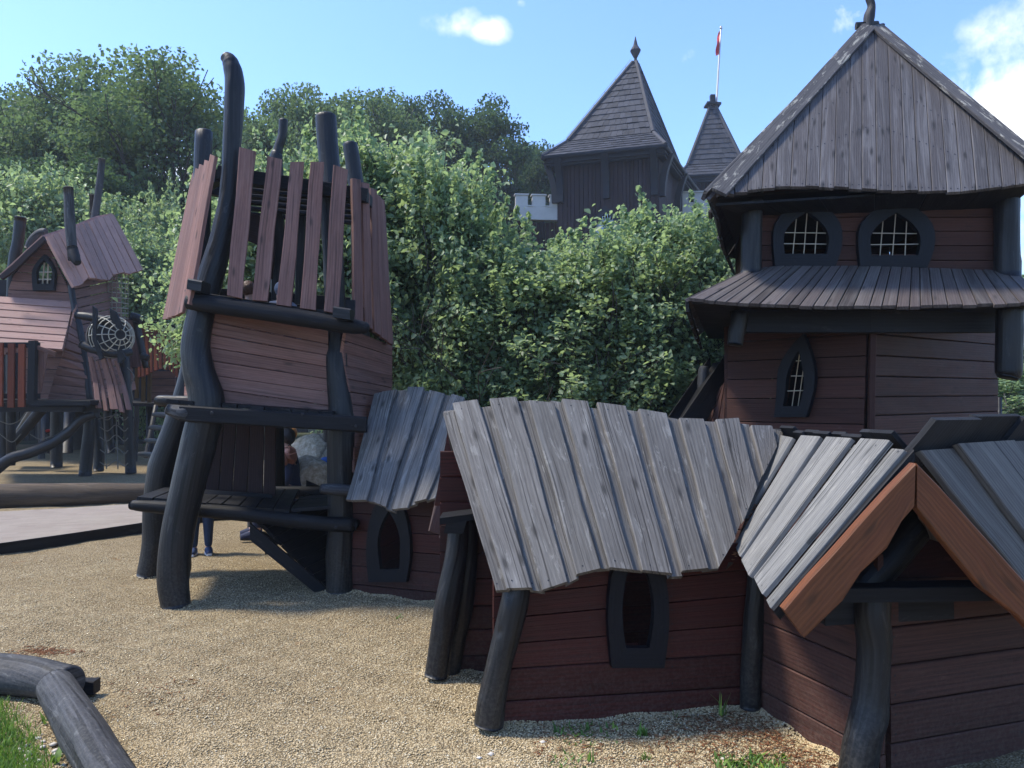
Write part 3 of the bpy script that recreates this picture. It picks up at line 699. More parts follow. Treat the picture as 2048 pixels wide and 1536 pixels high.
# cross tie on the right leg
mb = MB(); ptube(mb, [(642,977,6.2,9),(660,978,6.2,11),(704,981,6.2,11),(716,982,6.2,10)], 10, 3, .05); part('cross_tie', mb, M['log'], T)
# ================================================================== LOW CROOKED HUTS
GRP = 'low crooked timber huts'
# ---------- long hut in front
H = root('playhouse', 'low red brown hut with long wavy grey board roof and one pointed window, in front', 'playhouse', G(1240, 1425), GRP)
bl, br = G(985, 1449), G(1497, 1410); w = br - bl; nrm = V((w.y, -w.x, 0)).normalized()
def up(p, h): return p + V((0, 0, h))
zT = .92; nh = []
I_ = arch(1246, 1292, 1290, 1239, 1302, 1215, 1266, 1095, pw=2.0); O_ = arch(1219, 1322, 1330, 1211, 1332, 1228, 1266, 1015, pw=2.2)
O_ = [(x, max(y, 1122)) for x, y in O_]; I_ = [(x, max(y, 1127)) for x, y in I_]; hole = hole_of(bl, nrm, I_)
mb = MB(); boards(mb, PL([up(bl,-.05), up(bl,.19), up(bl, .75)], [0,.2,1]), PL([up(br,-.05), up(br,.17), up(br, .86)], [0,.2,1]), 6, nrm, .03, .006, 1, hole=hole, wv=.14, c=.005, nails=nh); part('wall', mb, M['red'], H)
window(H, bl + nrm*.03, nrm, O_, I_, .045, lift=.002)
nailheads(nh, H, .0045)
# back wall, side wall and dark lining so that the window opens into a dark room
bk = V((-.16, 1.0, 0))
mb = MB(); boards(mb, PL([up(bl+bk,-.05), up(bl+bk,zT)]), PL([up(br+bk,-.05), up(br+bk,zT)]), 6, -nrm, .03, .004); part('wall', mb, M['red'], H)
sa, sb = G(880, 1341), G(1010, 1339)
mb = MB(); boards(mb, PL([up(sa,-.05), up(sa,1.3)]), PL([up(sb,-.05), up(sb,1.3)]), 9, CAMV, .03, .006, c=.005); part('wall', mb, M['red'], H)
mb = MB(); boards(mb, PL([up(sb,-.05), up(sb,1.1)]), PL([up(bl+V((.14,.16,0)),-.05), up(bl+V((.14,.16,0)),.66)]), 7, V((-1,-.2,0)), .03, .004); part('wall', mb, M['red'], H)
# roof: ridge and eave curves through real points
ridge = PW((886,826,4.42),(985,812,4.42),(1065,806,4.43),(1130,815,4.44),(1210,822,4.46),(1290,834,4.48),(1385,850,4.52),(1480,852,4.58),(1560,868,4.64))
ev = PW((992,1186,3.68),(1050,1182,3.69),(1102,1190,3.7),(1150,1160,3.72),(1205,1142,3.74),(1290,1152,3.78),(1345,1158,3.8),(1450,1142,3.86),(1540,1128,3.94),(1625,1118,4.0))
va, vb = W(1560,872,4.62), W(1443,1146,3.86)
def evf(t):
    """eave, shortened where the valley cuts the boards"""
    a, b = ridge(t), ev(t)
    pa, pb = proj(a), proj(b)
    vx0, vy0, vx1, vy1 = 1557, 885, 1445, 1146
    dx, dy = pb[0]-pa[0], pb[1]-pa[1]; ex, ey = vx1-vx0, vy1-vy0
    den = dx*ey - dy*ex
    s = ((vx0-pa[0])*ey - (vy0-pa[1])*ex)/den if abs(den) > 1e-6 else 2
    return lerp(a, b, s) if 0.02 < s < 1 else (b if s >= 1 else lerp(a, b, .03))
def proj(p):
    q = p - V((0, 0, EYE)); y = q.y*math.cos(TH) + q.z*math.sin(TH); z = -q.y*math.sin(TH) + q.z*math.cos(TH)
    return CX + F*q.x/y, CY - F*z/y
RN = V((0,-.8,.6)); nr_ = []
mb = MB(); boards(mb, ridge, evf, 19, RN, .026, .0, 12, .0035, .025, .012, over=.026, lap=.012, wv=.12, alt=.22, c=.005, nails=nr_); part('roof', mb, M['grey'], H); nailheads(nr_[::2], H, .0042)
# back slope
rb = lambda t: ridge(t*.72) + V((0, .0, -.02))
eb = lambda t: ridge(t*.72) + V((.1, .62, -.72))
mb = MB(); boards(mb, rb, eb, 12, V((0,.8,.6)), .026, .002, 2, .004, .03, .02); part('roof', mb, M['grey'], H)
def post(rt, pts, mat='dark', n=30):
    mb = MB(); ptube(mb, pts, n, 10, .03); part('post', mb, M[mat], rt)
post(H, [(978,1448,3.74,30),(984,1400,3.74,29),(998,1330,3.74,27),(1016,1260,3.75,28),(1030,1200,3.76,28),(1036,1150,3.78,26)])
post(H, [(872,1352,4.42,22),(882,1280,4.42,22),(896,1200,4.42,24),(912,1110,4.43,22),(918,1040,4.45,20)])
post(H, [(903,1350,4.52,16),(914,1280,4.52,18),(930,1190,4.5,20),(936,1120,4.5,19),(940,1040,4.5,16)])
post(H, [(1500,1416,3.98,19),(1502,1340,3.98,20),(1508,1240,3.98,20),(1512,1170,3.98,18),(1513,1090,4.0,18)])
mb = MB(); mb.box(W(918,1032,4.42), V((.10,.02,.01)), V((0,.10,0)), V((0,0,.02))); mb.box(W(912,1050,4.4), V((.055,0,0)), V((0,.08,0)), V((.01,0,.035))); part('beam_end', mb, M['dark_beam'], H)
mb = MB(); mb.slab(W(870,1010,4.75), W(1010,1010,4.75), W(960,840,4.75), W(900,840,4.75), CAMV, .03); part('gable_board', mb, M['red'], H)

# ---------- small hut beside the tower
B_ = root('playhouse', 'smallest low hut with short wavy grey roof, beside the tower legs', 'playhouse', G(800, 1195), GRP)
bl, br = G(704, 1185), G(905, 1207); w = br - bl; nrm = V((w.y, -w.x, 0)).normalized()
I2 = arch(766, 804, 1136, 761, 806, 1085, 783, 1020, pw=1.9); O2 = arch(743, 818, 1162, 738, 826, 1098, 783, 955, pw=2.1)
O2 = [(x, max(y, 1002)) for x, y in O2]; hole = hole_of(bl, nrm, I2)
mb = MB(); boards(mb, PL([up(bl,-.05), up(bl,.95)]), PL([up(br,-.05), up(br,.98)]), 7, nrm, .03, .006, 1, hole=hole, c=.005); part('wall', mb, M['red'], B_)
window(B_, bl + nrm*.03, nrm, O2, I2, .045, lift=.002)
bk = V((.3, 1.1, 0))
mb = MB(); boards(mb, PL([up(bl+bk,-.05), up(bl+bk,.95)]), PL([up(br+bk,-.05), up(br+bk,.98)]), 6, -nrm, .03, .004); part('wall', mb, M['red'], B_)
mb = MB(); boards(mb, PL([up(bl,-.05), up(bl,.95)]), PL([up(bl+bk,-.05), up(bl+bk,.95)]), 6, V((-1,0,0)), .03, .004); part('wall', mb, M['red'], B_)
r2 = PW((752,792,6.75),(790,784,6.7),(845,784,6.65),(880,796,6.55),(915,800,6.45),(950,812,6.35))
e2 = PW((694,1006,5.98),(745,1006,5.95),(778,1022,5.92),(798,1028,5.9),(838,1014,5.86),(872,1000,5.82))
mb = MB(); boards(mb, r2, e2, 9, V((-.2,-.8,.6)), .028, 0, 12, .005, .02, .015, over=.028, lap=.012, wv=.15, alt=.2, c=.005); part('roof', mb, M['grey'], B_)
mb = MB(); boards(mb, r2, lambda t: r2(t)+V((.2,.7,-.75)), 7, V((0,.8,.6)), .026, .002, 2, .004); part('roof', mb, M['grey'], B_)
mb = MB()
a0, a1 = W(914,812,5.7), W(856,1062,5.0); mb.strip([a0, a1], [a0+V((.07,.02,.02)), a1+V((.08,.02,-.03))], V((.25,-.95,.2)).normalized(), .03)
a0, a1 = W(930,822,5.65), W(878,1076,4.95); mb.strip([a0, a1], [a0+V((.05,.05,.0)), a1+V((.055,.05,.02))], V((.7,-.7,.1)).normalized(), .03)
part('bargeboard', mb, M['shed'], B_)
g0, g1 = W(905,900,6.0), W(1010,900,6.0); g0.z = g1.z = 0
mb = MB(); boards(mb, PL([up(g0,-.05), up(g0,1.15)]), PL([up(g1,-.05), up(g1,1.15)]), 9, CAMV, .03, .004); part('wall', mb, M['red'], B_)

# ---------- corner hut with gable, front right
D = root('playhouse', 'corner hut with orange brown bargeboards forming a pointed gable entrance, nearest on the right', 'playhouse', G(1735, 1545), GRP)
wl, wf = V((1.29, 4.02, 0)), V((1.572, 3.26, 0))
nd = []; mb = MB(); boards(mb, PL([up(wl,-.05), up(wl,.95)]), PL([up(wf,-.05), up(wf,.95)]), 6, V((-1,-.3,0)), .03, .006, c=.005, nails=nd); part('wall', mb, M['red_dull'], D)
fl, fr_ = V((1.60, 3.32, 0)), V((2.33, 3.56, 0))
mb = MB(); boards(mb, PL([up(fl,-.05), up(fl,.83)]), PL([up(fr_,-.05), up(fr_,.83)]), 5, V((.3,-1,0)), .03, .006, c=.005, nails=nd); part('wall', mb, M['red_dull'], D); nailheads(nd, D)
# passage lining behind the right end
mb = MB(); q = fr_ + V((.45, 1.0, 0)); boards(mb, PL([up(fr_,-.05), up(fr_,1.1)]), PL([up(q,-.05), up(q,1.1)]), 7, V((1,-.2,0)), .03, .004); part('wall', mb, M['red_dull'], D)
q2 = V((4.2, 4.9, 0)); mb = MB(); boards(mb, PL([up(q,-.05), up(q,1.3)]), PL([up(q2,-.05), up(q2,1.3)]), 7, V((0,-1,0)), .03, .004); part('wall', mb, M['red_dull'], D)
post(D, [(1712,1580,3.22,38),(1722,1500,3.23,36),(1742,1400,3.25,34),(1748,1300,3.26,33),(1744,1230,3.27,36),(1746,1180,3.28,36)], 'dark', 34)
mb = MB(); mb.box(W(1815,1182,3.22), V((.42,.02,0)), V((0,.06,0)), V((0,0,.03))); part('beam', mb, M['dark_beam'], D)
mb = MB(); mb.box(W(1770,1215,3.35), V((.30,.05,0)), V((0,.05,0)), V((0,0,.05))); part('beam', mb, M['dark_beam'], D)
mb = MB(); ptube(mb, [(1700,1185,3.3,36),(1770,1120,3.35,38),(1840,1040,3.4,36)], 14, 4, .04); part('brace', mb, M['dark'], D)
# arched brown board above the entrance
mb = MB(); mb.strip([W(1790,1172,3.42), W(1830,1158,3.42), W(1880,1152,3.42), W(1940,1152,3.42), W(2000,1160,3.42), W(2060,1180,3.42)], [W(1780,1100,3.42), W(1830,1085,3.42), W(1880,1060,3.42), W(1940,1070,3.42), W(2000,1090,3.42), W(2060,1120,3.42)], V((0,-1,0)), .035); part('arch_board', mb, M['red'], D)
A0 = W(1822, 903, 2.98)
Bk = W(1562, 880, 4.75); E1 = W(1551, 1222, 3.02); Ev = W(1488, 1093, 4.12)
rl = PL([A0, Bk]); el = lambda t: (PL([E1, Ev])(t/.72) if t <= .72 else PL([Ev, Bk + V((0, 0, -.02))])((t-.72)/.28))
LN = V((-.75, 0, .65)); nq_ = []
mb = MB(); boards(mb, rl, el, 9, LN, .024, 0, 8, .003, .015, .02, over=.030, lap=.008, wv=.12, alt=.42, c=.005, nails=nq_); part('roof', mb, M['grey_pale'], D); nailheads(nq_[::2], D, .0042)
Ck = W(2330, 868, 4.5); E2 = W(2110, 1262, 3.0); Er = W(2480, 1150, 4.0)
RNn = V((.5, -.75, .45)).normalized()
mb = MB(); boards(mb, PL([A0 + V((.012,0,0)), Ck]), PL([E2, Er]), 8, RNn, .026, 0, 8, .006, .01, .02, over=.028, lap=.012, wv=.12, alt=.25, c=.005); part('roof', mb, M['grey_blue'], D)
# boards of the hidden slopes, running on above the ridges
LB = V((.45, .40, -.80)); 
mb = MB(); rl2 = PL([A0 + V((.03,.05,-.01)), Bk + V((.02,.05,-.01))])
boards(mb, lambda t: rl2(t), lambda t: rl2(t) + LB*.5, 11, V((.3,.3,.6)), .022, .001, 3, .003, .018, .03, over=.018, lap=.01, wv=.3); part('roof', mb, M['grey'], D)
RB = V((-.42, .62, -1.0)); rr2 = PL([A0 + V((.02,.05,-.02)), Ck + V((0,.05,-.01))])
mb = MB(); boards(mb, lambda t: rr2(t), lambda t: rr2(t) + RB*.3, 7, V((-.3,.5,.8)), .024, .001, 3, .006, .02, .03, over=.022, lap=.012, wv=.2); part('roof', mb, M['grey'], D)
# undersides of boards overshooting the two ridges, shade put into their dark colour
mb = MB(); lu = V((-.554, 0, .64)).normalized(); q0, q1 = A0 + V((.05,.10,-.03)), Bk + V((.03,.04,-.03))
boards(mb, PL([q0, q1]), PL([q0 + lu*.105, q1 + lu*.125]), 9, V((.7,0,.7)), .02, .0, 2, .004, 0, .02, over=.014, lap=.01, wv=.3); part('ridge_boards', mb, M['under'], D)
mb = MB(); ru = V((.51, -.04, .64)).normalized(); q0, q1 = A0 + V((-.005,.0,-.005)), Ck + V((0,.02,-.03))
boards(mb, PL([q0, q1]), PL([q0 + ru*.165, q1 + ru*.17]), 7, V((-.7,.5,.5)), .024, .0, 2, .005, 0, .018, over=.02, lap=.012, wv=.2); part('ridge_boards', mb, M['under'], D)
# bargeboards with wavy lower edge
def barge(up_, low, thn):
    mb = MB(); mb.strip([onp_d(*p) for p in up_], [onp_d(*p) for p in low], V((0,-1,0)), thn, .006); part('bargeboard', mb, M['barge'], D)
def onp_d(x, y, d): return W(x, y, d)
db = 2.93
barge([(1819,925,db),(1770,975,db),(1720,1030,db),(1660,1098,db),(1610,1152,db),(1559,1212,db)], [(1816,1012,db),(1792,1040,db),(1764,1092,db),(1712,1140,db),(1676,1196,db),(1601,1269,db)], .045)
barge([(1822,925,db),(1868,972,db),(1920,1030,db),(1990,1108,db),(2060,1186,db),(2130,1262,db)], [(1822,1014,db),(1860,1062,db),(1905,1118,db),(1950,1172,db),(2020,1226,db),(2085,1300,db)], .045)
# verge boards behind them
mb = MB(); mb.strip([W(1820,898,2.99), W(1541,1216,3.03)], [W(1822,922,2.99), W(1556,1236,3.03)], V((0,-1,0)), .03); part('verge_board', mb, M['dark_beam'], D)
mb = MB(); mb.tube([W(1822,960,3.0), W(1700,930,4.6)], [.05,.05], 10, 1, .05); part('ridge_pole', mb, M['dark'], D)
mb = MB(); mb.tube([W(1600,1238,3.02), W(1488,1112,4.12)], [.035,.035], 10, 1, .05); part('eave_pole', mb, M['dark'], D)
# valley gutter board with bark crumbs between the two roofs
mb = MB(); mb.strip([W(1552,880,4.72), W(1452,1140,3.98)], [W(1575,890,4.74), W(1500,1100,4.1)], V((-.2,-.6,.7)).normalized(), .01); part('valley_board', mb, M['log_brown'], D)
pp = []; 
for i in range(420):
    t = random.random(); a = lerp(W(1556,885,4.66), W(1462,1128,3.94), t); b = lerp(W(1570,890,4.70), W(1494,1098,4.06), t)
    pp.append(tuple(lerp(a, b, random.random()) + V((0,-.006,.012))))
q = np.array(pp); m = len(q); s = np.stack([rng.uniform(.006, .018, m), rng.uniform(.003, .007, m), rng.uniform(.002, .005, m)], -1)
stuff('valley_litter', octas(q, s, rng.random(m), M['litter'], 'valley_litter'), 'bark crumbs and needles lying in the roof valley between two huts', 'leaf litter')
# ================================================================== TALL HUT TOWER, RIGHT
E = root('hut_tower', 'tall two storey wooden hut tower with steep grey board roof and twin barred windows', 'hut tower', V((2.9, 7.0, 0)))
AP = W(1741, 62, 7.1)
CL, CR = W(1420, 400, 5.9), W(2098, 352, 5.9)
BL_, BR_ = V((2.35, 8.35, 3.16)), V((4.2, 8.35, 3.2))
eave = PW((1441,391,5.9),(1480,390,5.9),(1540,381,5.9),(1600,379,5.9),(1680,381,5.9),(1760,384,5.9),(1850,387,5.9),(1930,387,5.9),(2000,380,5.9),(2085,368,5.9))
aL, aR = W(1432,396,5.9), W(2092,366,5.9)
ta = .47
def hip(t): return lerp(aL, AP, t/ta) if t < ta else lerp(aR, AP, (1-t)/(1-ta))
mb = MB(); ne = []; boards(mb, eave, hip, 23, V((0,-.8,.5)), .028, .007, 2, .0, .012, 0, wv=.1, c=.004, nails=ne); part('roof', mb, M['tower_roof'], E); nailheads(ne, E, .006)
def face(e0, e1, out, n=14):
    mb = MB(); ef = PL([e0, e1])
    hp = lambda t: lerp(e0, AP, t/.5) if t < .5 else lerp(e1, AP, (1-t)/.5)
    boards(mb, ef, hp, n, out, .028, .006, 1, 0, .03); part('roof', mb, M['tower_roof'], E)
face(CL + V((0,.02,0)), BL_, V((-1,0,.5))); face(BL_, BR_, V((0,1,.5))); face(CR, BR_, V((1,0,.5)))
mb = MB()                                              # scalloped dark boards under the left eave
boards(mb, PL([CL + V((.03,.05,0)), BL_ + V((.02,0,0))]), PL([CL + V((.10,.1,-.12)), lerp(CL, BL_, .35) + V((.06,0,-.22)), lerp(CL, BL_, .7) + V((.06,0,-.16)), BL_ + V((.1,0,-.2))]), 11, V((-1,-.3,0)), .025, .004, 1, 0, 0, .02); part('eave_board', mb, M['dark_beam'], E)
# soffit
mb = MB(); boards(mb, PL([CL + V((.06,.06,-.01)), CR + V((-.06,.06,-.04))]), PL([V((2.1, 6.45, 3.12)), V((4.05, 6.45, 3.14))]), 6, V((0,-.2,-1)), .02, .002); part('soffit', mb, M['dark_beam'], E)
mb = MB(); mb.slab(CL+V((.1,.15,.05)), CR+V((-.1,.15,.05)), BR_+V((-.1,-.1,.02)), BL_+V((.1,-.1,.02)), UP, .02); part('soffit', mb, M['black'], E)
# hip boards with peeling grain
def hipboard(a, b, w, n, tw=.05):
    mb = MB(); d = (b-a).normalized(); s = d.cross(n).normalized()
    A = [lerp(a, b, i/8) - s*w for i in range(9)]; B_2 = [lerp(a, b, i/8) + s*w for i in range(9)]
    mb.strip(A, B_2, n, .03, .005); part('hip_board', mb, M['trim'], E)
nf = (aR-aL).cross(AP-aL).normalized(); nf = nf if nf.dot(CAMV) > 0 else -nf
hipboard(CL + nf*.035 + V((.06,0,.02)), AP + nf*.035 + V((-.03,0,0)), .062, nf)
hipboard(CR + nf*.035 + V((-.06,0,.03)), AP + nf*.035 + V((.035,0,0)), .062, nf)
nl = (BL_-CL).cross(AP-CL).normalized(); nl = nl if nl.x < 0 else -nl
hipboard(CL + nl*.03 + V((0,.03,.02)), AP + nl*.03, .05, nl)
nr = (BR_-CR).cross(AP-CR).normalized(); nr = nr if nr.x > 0 else -nr
hipboard(CR + nr*.03, AP + nr*.03 + V((0,.03,0)), .05, nr)
mb = MB(); ptube(mb, [(1738,72,7.08,9),(1737,48,7.08,9),(1739,30,7.08,10),(1743,12,7.08,8),(1738,-6,7.08,7),(1735,-22,7.08,4)], 12, 4, .12); part('finial', mb, M['log'], E)
mb = MB(); mb.tube([W(1712,52,7.08), W(1756,50,7.08)], [.03,.03], 8, 1, .2); mb.tube([W(1752,62,7.05), W(1768,48,7.05)], [.02,.012], 8, 1, .2); part('finial_collar', mb, M['log'], E)
# upper storey
p0 = W(1500, 540, 6.3); n0 = V((0,-1,0))
i1, o1 = arch(1565,1648,510,1563,1653,480,1610,426,pw=2.0), arch(1546,1666,535,1542,1680,478,1612,398,pw=2.6)
i2, o2 = arch(1738,1830,513,1735,1835,482,1788,428,pw=2.0), arch(1716,1848,537,1711,1864,480,1788,400,pw=2.6)
i1 = [(x,y) for x,y in i1]
class Holes: pass
L0, L1 = W(1505,548,6.3), W(1505,380,6.3); R0, R1 = W(2016,548,6.3), W(2016,380,6.3)
MID0, MID1 = W(1697,548,6.3), W(1697,380,6.3)
mb = MB(); random.seed(21); boards(mb, PL([L0,L1]), PL([MID0,MID1]), 6, n0, .03, .006, hole=hole_of(p0,n0,i1), wv=.1)
random.seed(21); boards(mb, PL([MID0,MID1]), PL([R0,R1]), 6, n0, .03, .006, hole=hole_of(p0,n0,i2), wv=.1); part('wall', mb, M['red_dull'], E); random.seed(33)
pf = p0 + n0*.03
window(E, pf, n0, o1, i1, .05, bars=[(1592,432,1584,512),(1613,424,1606,512),(1634,436,1628,512),(1566,466,1652,467),(1562,488,1651,489)], lift=.002, wire=.0042)
window(E, pf, n0, o2, i2, .05, bars=[(1765,436,1758,514),(1790,424,1783,514),(1812,436,1808,514),(1744,467,1832,468),(1738,490,1836,489)], lift=.002, wire=.0042)
for a, b, o in ((L0, V((2.4,8.1,2.6)), V((-1,0,0))), (R0, V((4.0,8.1,2.6)), V((1,0,0))), (V((2.4,8.1,2.6)), V((4.0,8.1,2.6)), V((0,1,0)))):
    mb = MB(); boards(mb, PL([a, a+V((0,0,.72))]), PL([b, b+V((0,0,.72))]), 5, o, .03, .002); part('wall', mb, M['red_dull'], E)
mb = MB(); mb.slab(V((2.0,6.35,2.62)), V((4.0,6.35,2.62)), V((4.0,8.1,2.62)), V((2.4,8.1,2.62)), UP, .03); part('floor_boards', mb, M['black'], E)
def epost(*p):
    mb = MB(); ptube(mb, p, 18, 5, .025); part('post', mb, M['dark'], E)
epost((1502,556,6.2,21),(1503,470,6.2,20),(1506,380,6.2,20))
epost((2014,560,6.2,24),(2014,470,6.2,23),(2014,370,6.2,23))
# skirt roof
def skirt(a, b, out, n, mat='tower_skirt'):
    mb = MB(); boards(mb, a, b, n, out, .026, .007, 2, 0, 0, .018, wv=.22, c=.004); part('skirt_roof', mb, M[mat], E)
skirt(PW((1496,545,6.24),(1560,537,6.24),(1760,538,6.24),(2030,548,6.24)), PW((1376,603,5.6),(1450,610,5.6),(1540,614,5.6),(1650,619,5.6),(1750,620,5.6),(1850,618,5.6),(1960,615,5.6),(2100,610,5.6)), V((0,-.5,.8)), 27)
SB = V((1.98, 8.1, 2.28)); ST = V((2.35, 8.0, 2.62))
skirt(PL([W(1496,545,6.24), ST]), PL([W(1376,603,5.6), SB]), V((-.6,0,.8)), 13)
skirt(PL([W(2030,548,6.24), V((4.1,8.0,2.62))]), PL([W(2100,610,5.6), V((4.6,8.1,2.28))]), V((.6,0,.8)), 13)
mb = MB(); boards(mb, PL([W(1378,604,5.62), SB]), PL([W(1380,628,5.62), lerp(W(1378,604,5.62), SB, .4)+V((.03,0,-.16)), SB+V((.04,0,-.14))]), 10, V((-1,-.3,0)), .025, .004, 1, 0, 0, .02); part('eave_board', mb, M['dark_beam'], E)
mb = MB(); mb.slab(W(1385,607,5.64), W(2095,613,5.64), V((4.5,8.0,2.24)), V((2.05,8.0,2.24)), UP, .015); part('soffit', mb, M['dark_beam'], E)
mb = MB()
for x0, y0, d0, x1, y1, d1 in ((1465,640,6.0,1735,640,5.95),(1735,640,5.95,2000,640,6.1)):
    a, b = W(x0,y0,d0), W(x1,y1,d1); mb.box((a+b)/2, (b-a)/2, V((0,.06,0)), V((0,0,.10)))
part('beam', mb, M['dark_beam'], E)
epost((1470,690,5.95,15),(1474,665,5.95,17),(1480,625,5.95,17))
epost((2016,755,5.8,20),(2018,742,5.8,24),(2019,690,5.8,24),(2020,610,5.8,24))
# lower storey, corner towards the viewer
cB, lB, rB = V((2.78,6.1,0)), V((1.97,7.0,0)), V((4.78,7.6,0))
lean = V((.06,0,0))
nl = V((-(cB-lB).y, (cB-lB).x, 0)).normalized(); nl = nl if nl.y < 0 else -nl
nr = V((-(rB-cB).y, (rB-cB).x, 0)).normalized(); nr = nr if nr.y < 0 else -nr
zt = 2.28
pw = lB
oi = arch(1572,1604,812,1578,1614,765,1603,702); oo = arch(1554,1618,834,1560,1636,752,1612,668)
mb = MB(); boards(mb, PL([lB-V((.02,0,.05)), lB+V((.02,0,zt))]), PL([cB-V((0.03,0,.05)), cB+lean+V((0,0,zt))]), 14, nl, .03, .007, hole=hole_of(lB,nl,oi), c=.005, wv=.22); part('wall', mb, M['red_dull'], E)
window(E, lB + nl*.03, nl, oo, oi, .05, bars=[(1601,708,1586,812),(1612,716,1598,812),(1594,722,1614,721),(1584,752,1615,752),(1576,782,1612,781)], lift=.004, wire=.0042)
mb = MB(); boards(mb, PL([cB+V((.0,0,-.05)), cB+lean+V((0,0,zt))]), PL([rB-V((0,0,.05)), rB+V((0,0,zt+.02))]), 14, nr, .03, .007, c=.005, wv=.15); part('wall', mb, M['red_dull'], E)
for a, b, o in ((lB, V((2.6,8.6,0)), V((-1,0,0))), (rB, V((4.6,8.6,0)), V((1,0,0))), (V((2.6,8.6,0)), V((4.6,8.6,0)), V((0,1,0)))):
    mb = MB(); boards(mb, PL([a, a+V((0,0,zt))]), PL([b, b+V((0,0,zt))]), 12, o, .03, .002); part('wall', mb, M['red_dull'], E)
mb = MB(); a, b = cB + V((-.012,-.045,0)), cB + lean + V((-.012,-.045,zt)); mb.strip([a, b], [a+V((.05,0,0)), b+V((.05,0,0))], V((0,-1,0)), .02); part('corner_board', mb, M['red_dull'], E)
mb = MB()                                              # black slabs added inside the walls to stop light leaks
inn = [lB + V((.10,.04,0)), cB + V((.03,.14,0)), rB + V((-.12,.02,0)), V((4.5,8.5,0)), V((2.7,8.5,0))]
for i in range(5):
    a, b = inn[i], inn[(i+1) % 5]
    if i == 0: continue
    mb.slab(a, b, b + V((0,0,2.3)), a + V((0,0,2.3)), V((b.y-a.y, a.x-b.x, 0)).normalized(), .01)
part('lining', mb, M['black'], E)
# covered chute on the left side
mb = MB()
a, b = W(1452,706,7.4), W(1356,846,7.0)
mb.strip([a, b], [a+V((.02,.0,-.26)), b+V((.16,.0,-.16))], V((-.2,-1,0)).normalized(), .05)
mb.strip([a+V((0,.6,0)), b+V((0,.6,0))], [a+V((.02,.6,-.26)), b+V((.16,.6,-.16))], V((-.2,-1,0)).normalized(), .05)
mb.slab(a+V((.02,.06,-.1)), b+V((.1,.06,-.06)), b+V((.1,.58,-.06)), a+V((.02,.58,-.1)), UP, .03)
part('chute', mb, M['dark_beam'], E)
mb = MB(); boards(mb, PL([W(1385,868,7.3), W(1450,868,7.1)]), PL([W(1440,780,7.3), W(1456,760,7.1)]), 4, CAMV, .03, .006); part('side_boards', mb, M['red_dull'], E)
mb = MB(); ptube(mb, [(1404,850,7.8,10),(1405,800,7.8,11),(1407,745,7.8,11),(1408,733,7.8,8)], 12, 3, .03); part('newel_post', mb, M['log'], E)
# thin post of a fence beyond
mb = MB(); ptube(mb, [(1999,1000,9.5,4.5),(1999,795,9.5,4.5)], 8, 1, 0); single('fence_post', mb, M['dark'], W(1999,1000,9.5), 'thin grey fence post just right of the hut tower wall', 'post')
# ================================================================== CASTLE BEHIND THE BUSHES
K = root('castle_tower', 'dark timber castle tower with flared shingle roof and pointed finial', 'castle tower', V((6.2, 41.1, 0)))
def courses(mb, c0, c1, t0, t1, n, out, th=.07):
    """n shingle courses on a trapezoid: c0,c1 lower corners, t0,t1 upper corners; each course overlaps the one above it outward"""
    for i in range(n):
        a, b = lerp(c0, t0, i/n), lerp(c1, t1, i/n); c, d = lerp(c0, t0, min(1, (i+1.25)/n)), lerp(c1, t1, min(1, (i+1.25)/n))
        m = max(2, int((b-a).length/.30)); lo, hi = a, c
        for k in range(m):
            s0, s1 = k/m, (k+1)/m; j = random.uniform(-.02, .02); off = out*random.uniform(.035, .06)
            p0, p1 = lerp(a, b, s0), lerp(a, b, s1); q0, q1 = lerp(c, d, s0), lerp(c, d, s1)
            g = (p1-p0)*.02
            mb.slab(p0+g+off+(q0-p0)*j, p1-g+off+(q1-p1)*j, q1-g, q0+g, out, .03, .004)
def castle_roof(rt, cor, kin, apex, nlow, nhigh):
    for i in range(4):
        j = (i+1) % 4
        out = ((cor[j]-cor[i]).cross(UP)).normalized(); ctr = sum(cor, V((0,0,0)))/4
        if out.dot((cor[i]+cor[j])/2 - ctr) < 0: out = -out
        o1 = (out*.35+UP).normalized(); o2 = (out+UP*.5).normalized()
        mb = MB(); courses(mb, cor[i], cor[j], kin[i], kin[j], nlow, o1); courses(mb, kin[i], kin[j], apex[i], apex[j], nhigh, o2)
        mb.slab(cor[i], cor[j], kin[j], kin[i], o1, .02); mb.slab(kin[i], kin[j], apex[j], apex[i], o2, .02)
        part('roof', mb, M['shingle'], rt)
    for i in range(4):
        mb = MB(); mb.tube([cor[i]+UP*.06, kin[i]+UP*.06], [.10,.10], 6, 1, 0); mb.tube([kin[i]+UP*.06, apex[i]+UP*.06], [.15,.11], 6, 1, 0, smooth=False)
        part('hip_board', mb, M['shingle'], rt)
    for i in range(4):
        j = (i+1) % 4; mb = MB(); mb.tube([cor[i]-UP*.03, cor[j]-UP*.03], [.10,.10], 8, 1, 0); part('gutter', mb, M['castle_trim'], rt)
        mb = MB(); a, b = lerp(cor[i], sum(cor, V((0,0,0)))/4, .05), lerp(cor[j], sum(cor, V((0,0,0)))/4, .05)
        o = (b-a).cross(UP).normalized(); mb.strip([a-UP*.42, b-UP*.42], [a-UP*.06, b-UP*.06], o, .06); part('fascia', mb, M['castle_trim'], rt)
zE = 13.63
cor = [V((1.5,37.8,zE)), V((7.25,36.0,zE)), V((10.96,44.5,zE)), V((5.2,46.3,zE))]
ctr = sum(cor, V((0,0,0)))/4
kin = [lerp(c, V((ctr.x, ctr.y, zE)), .29) for c in cor]
for k in kin: k.z = 14.72
apx = W(1271, 128, 41.1); ap = [lerp(apx, V((c.x, c.y, apx.z)), .03) for c in cor]
castle_roof(K, cor, kin, ap, 6, 13)
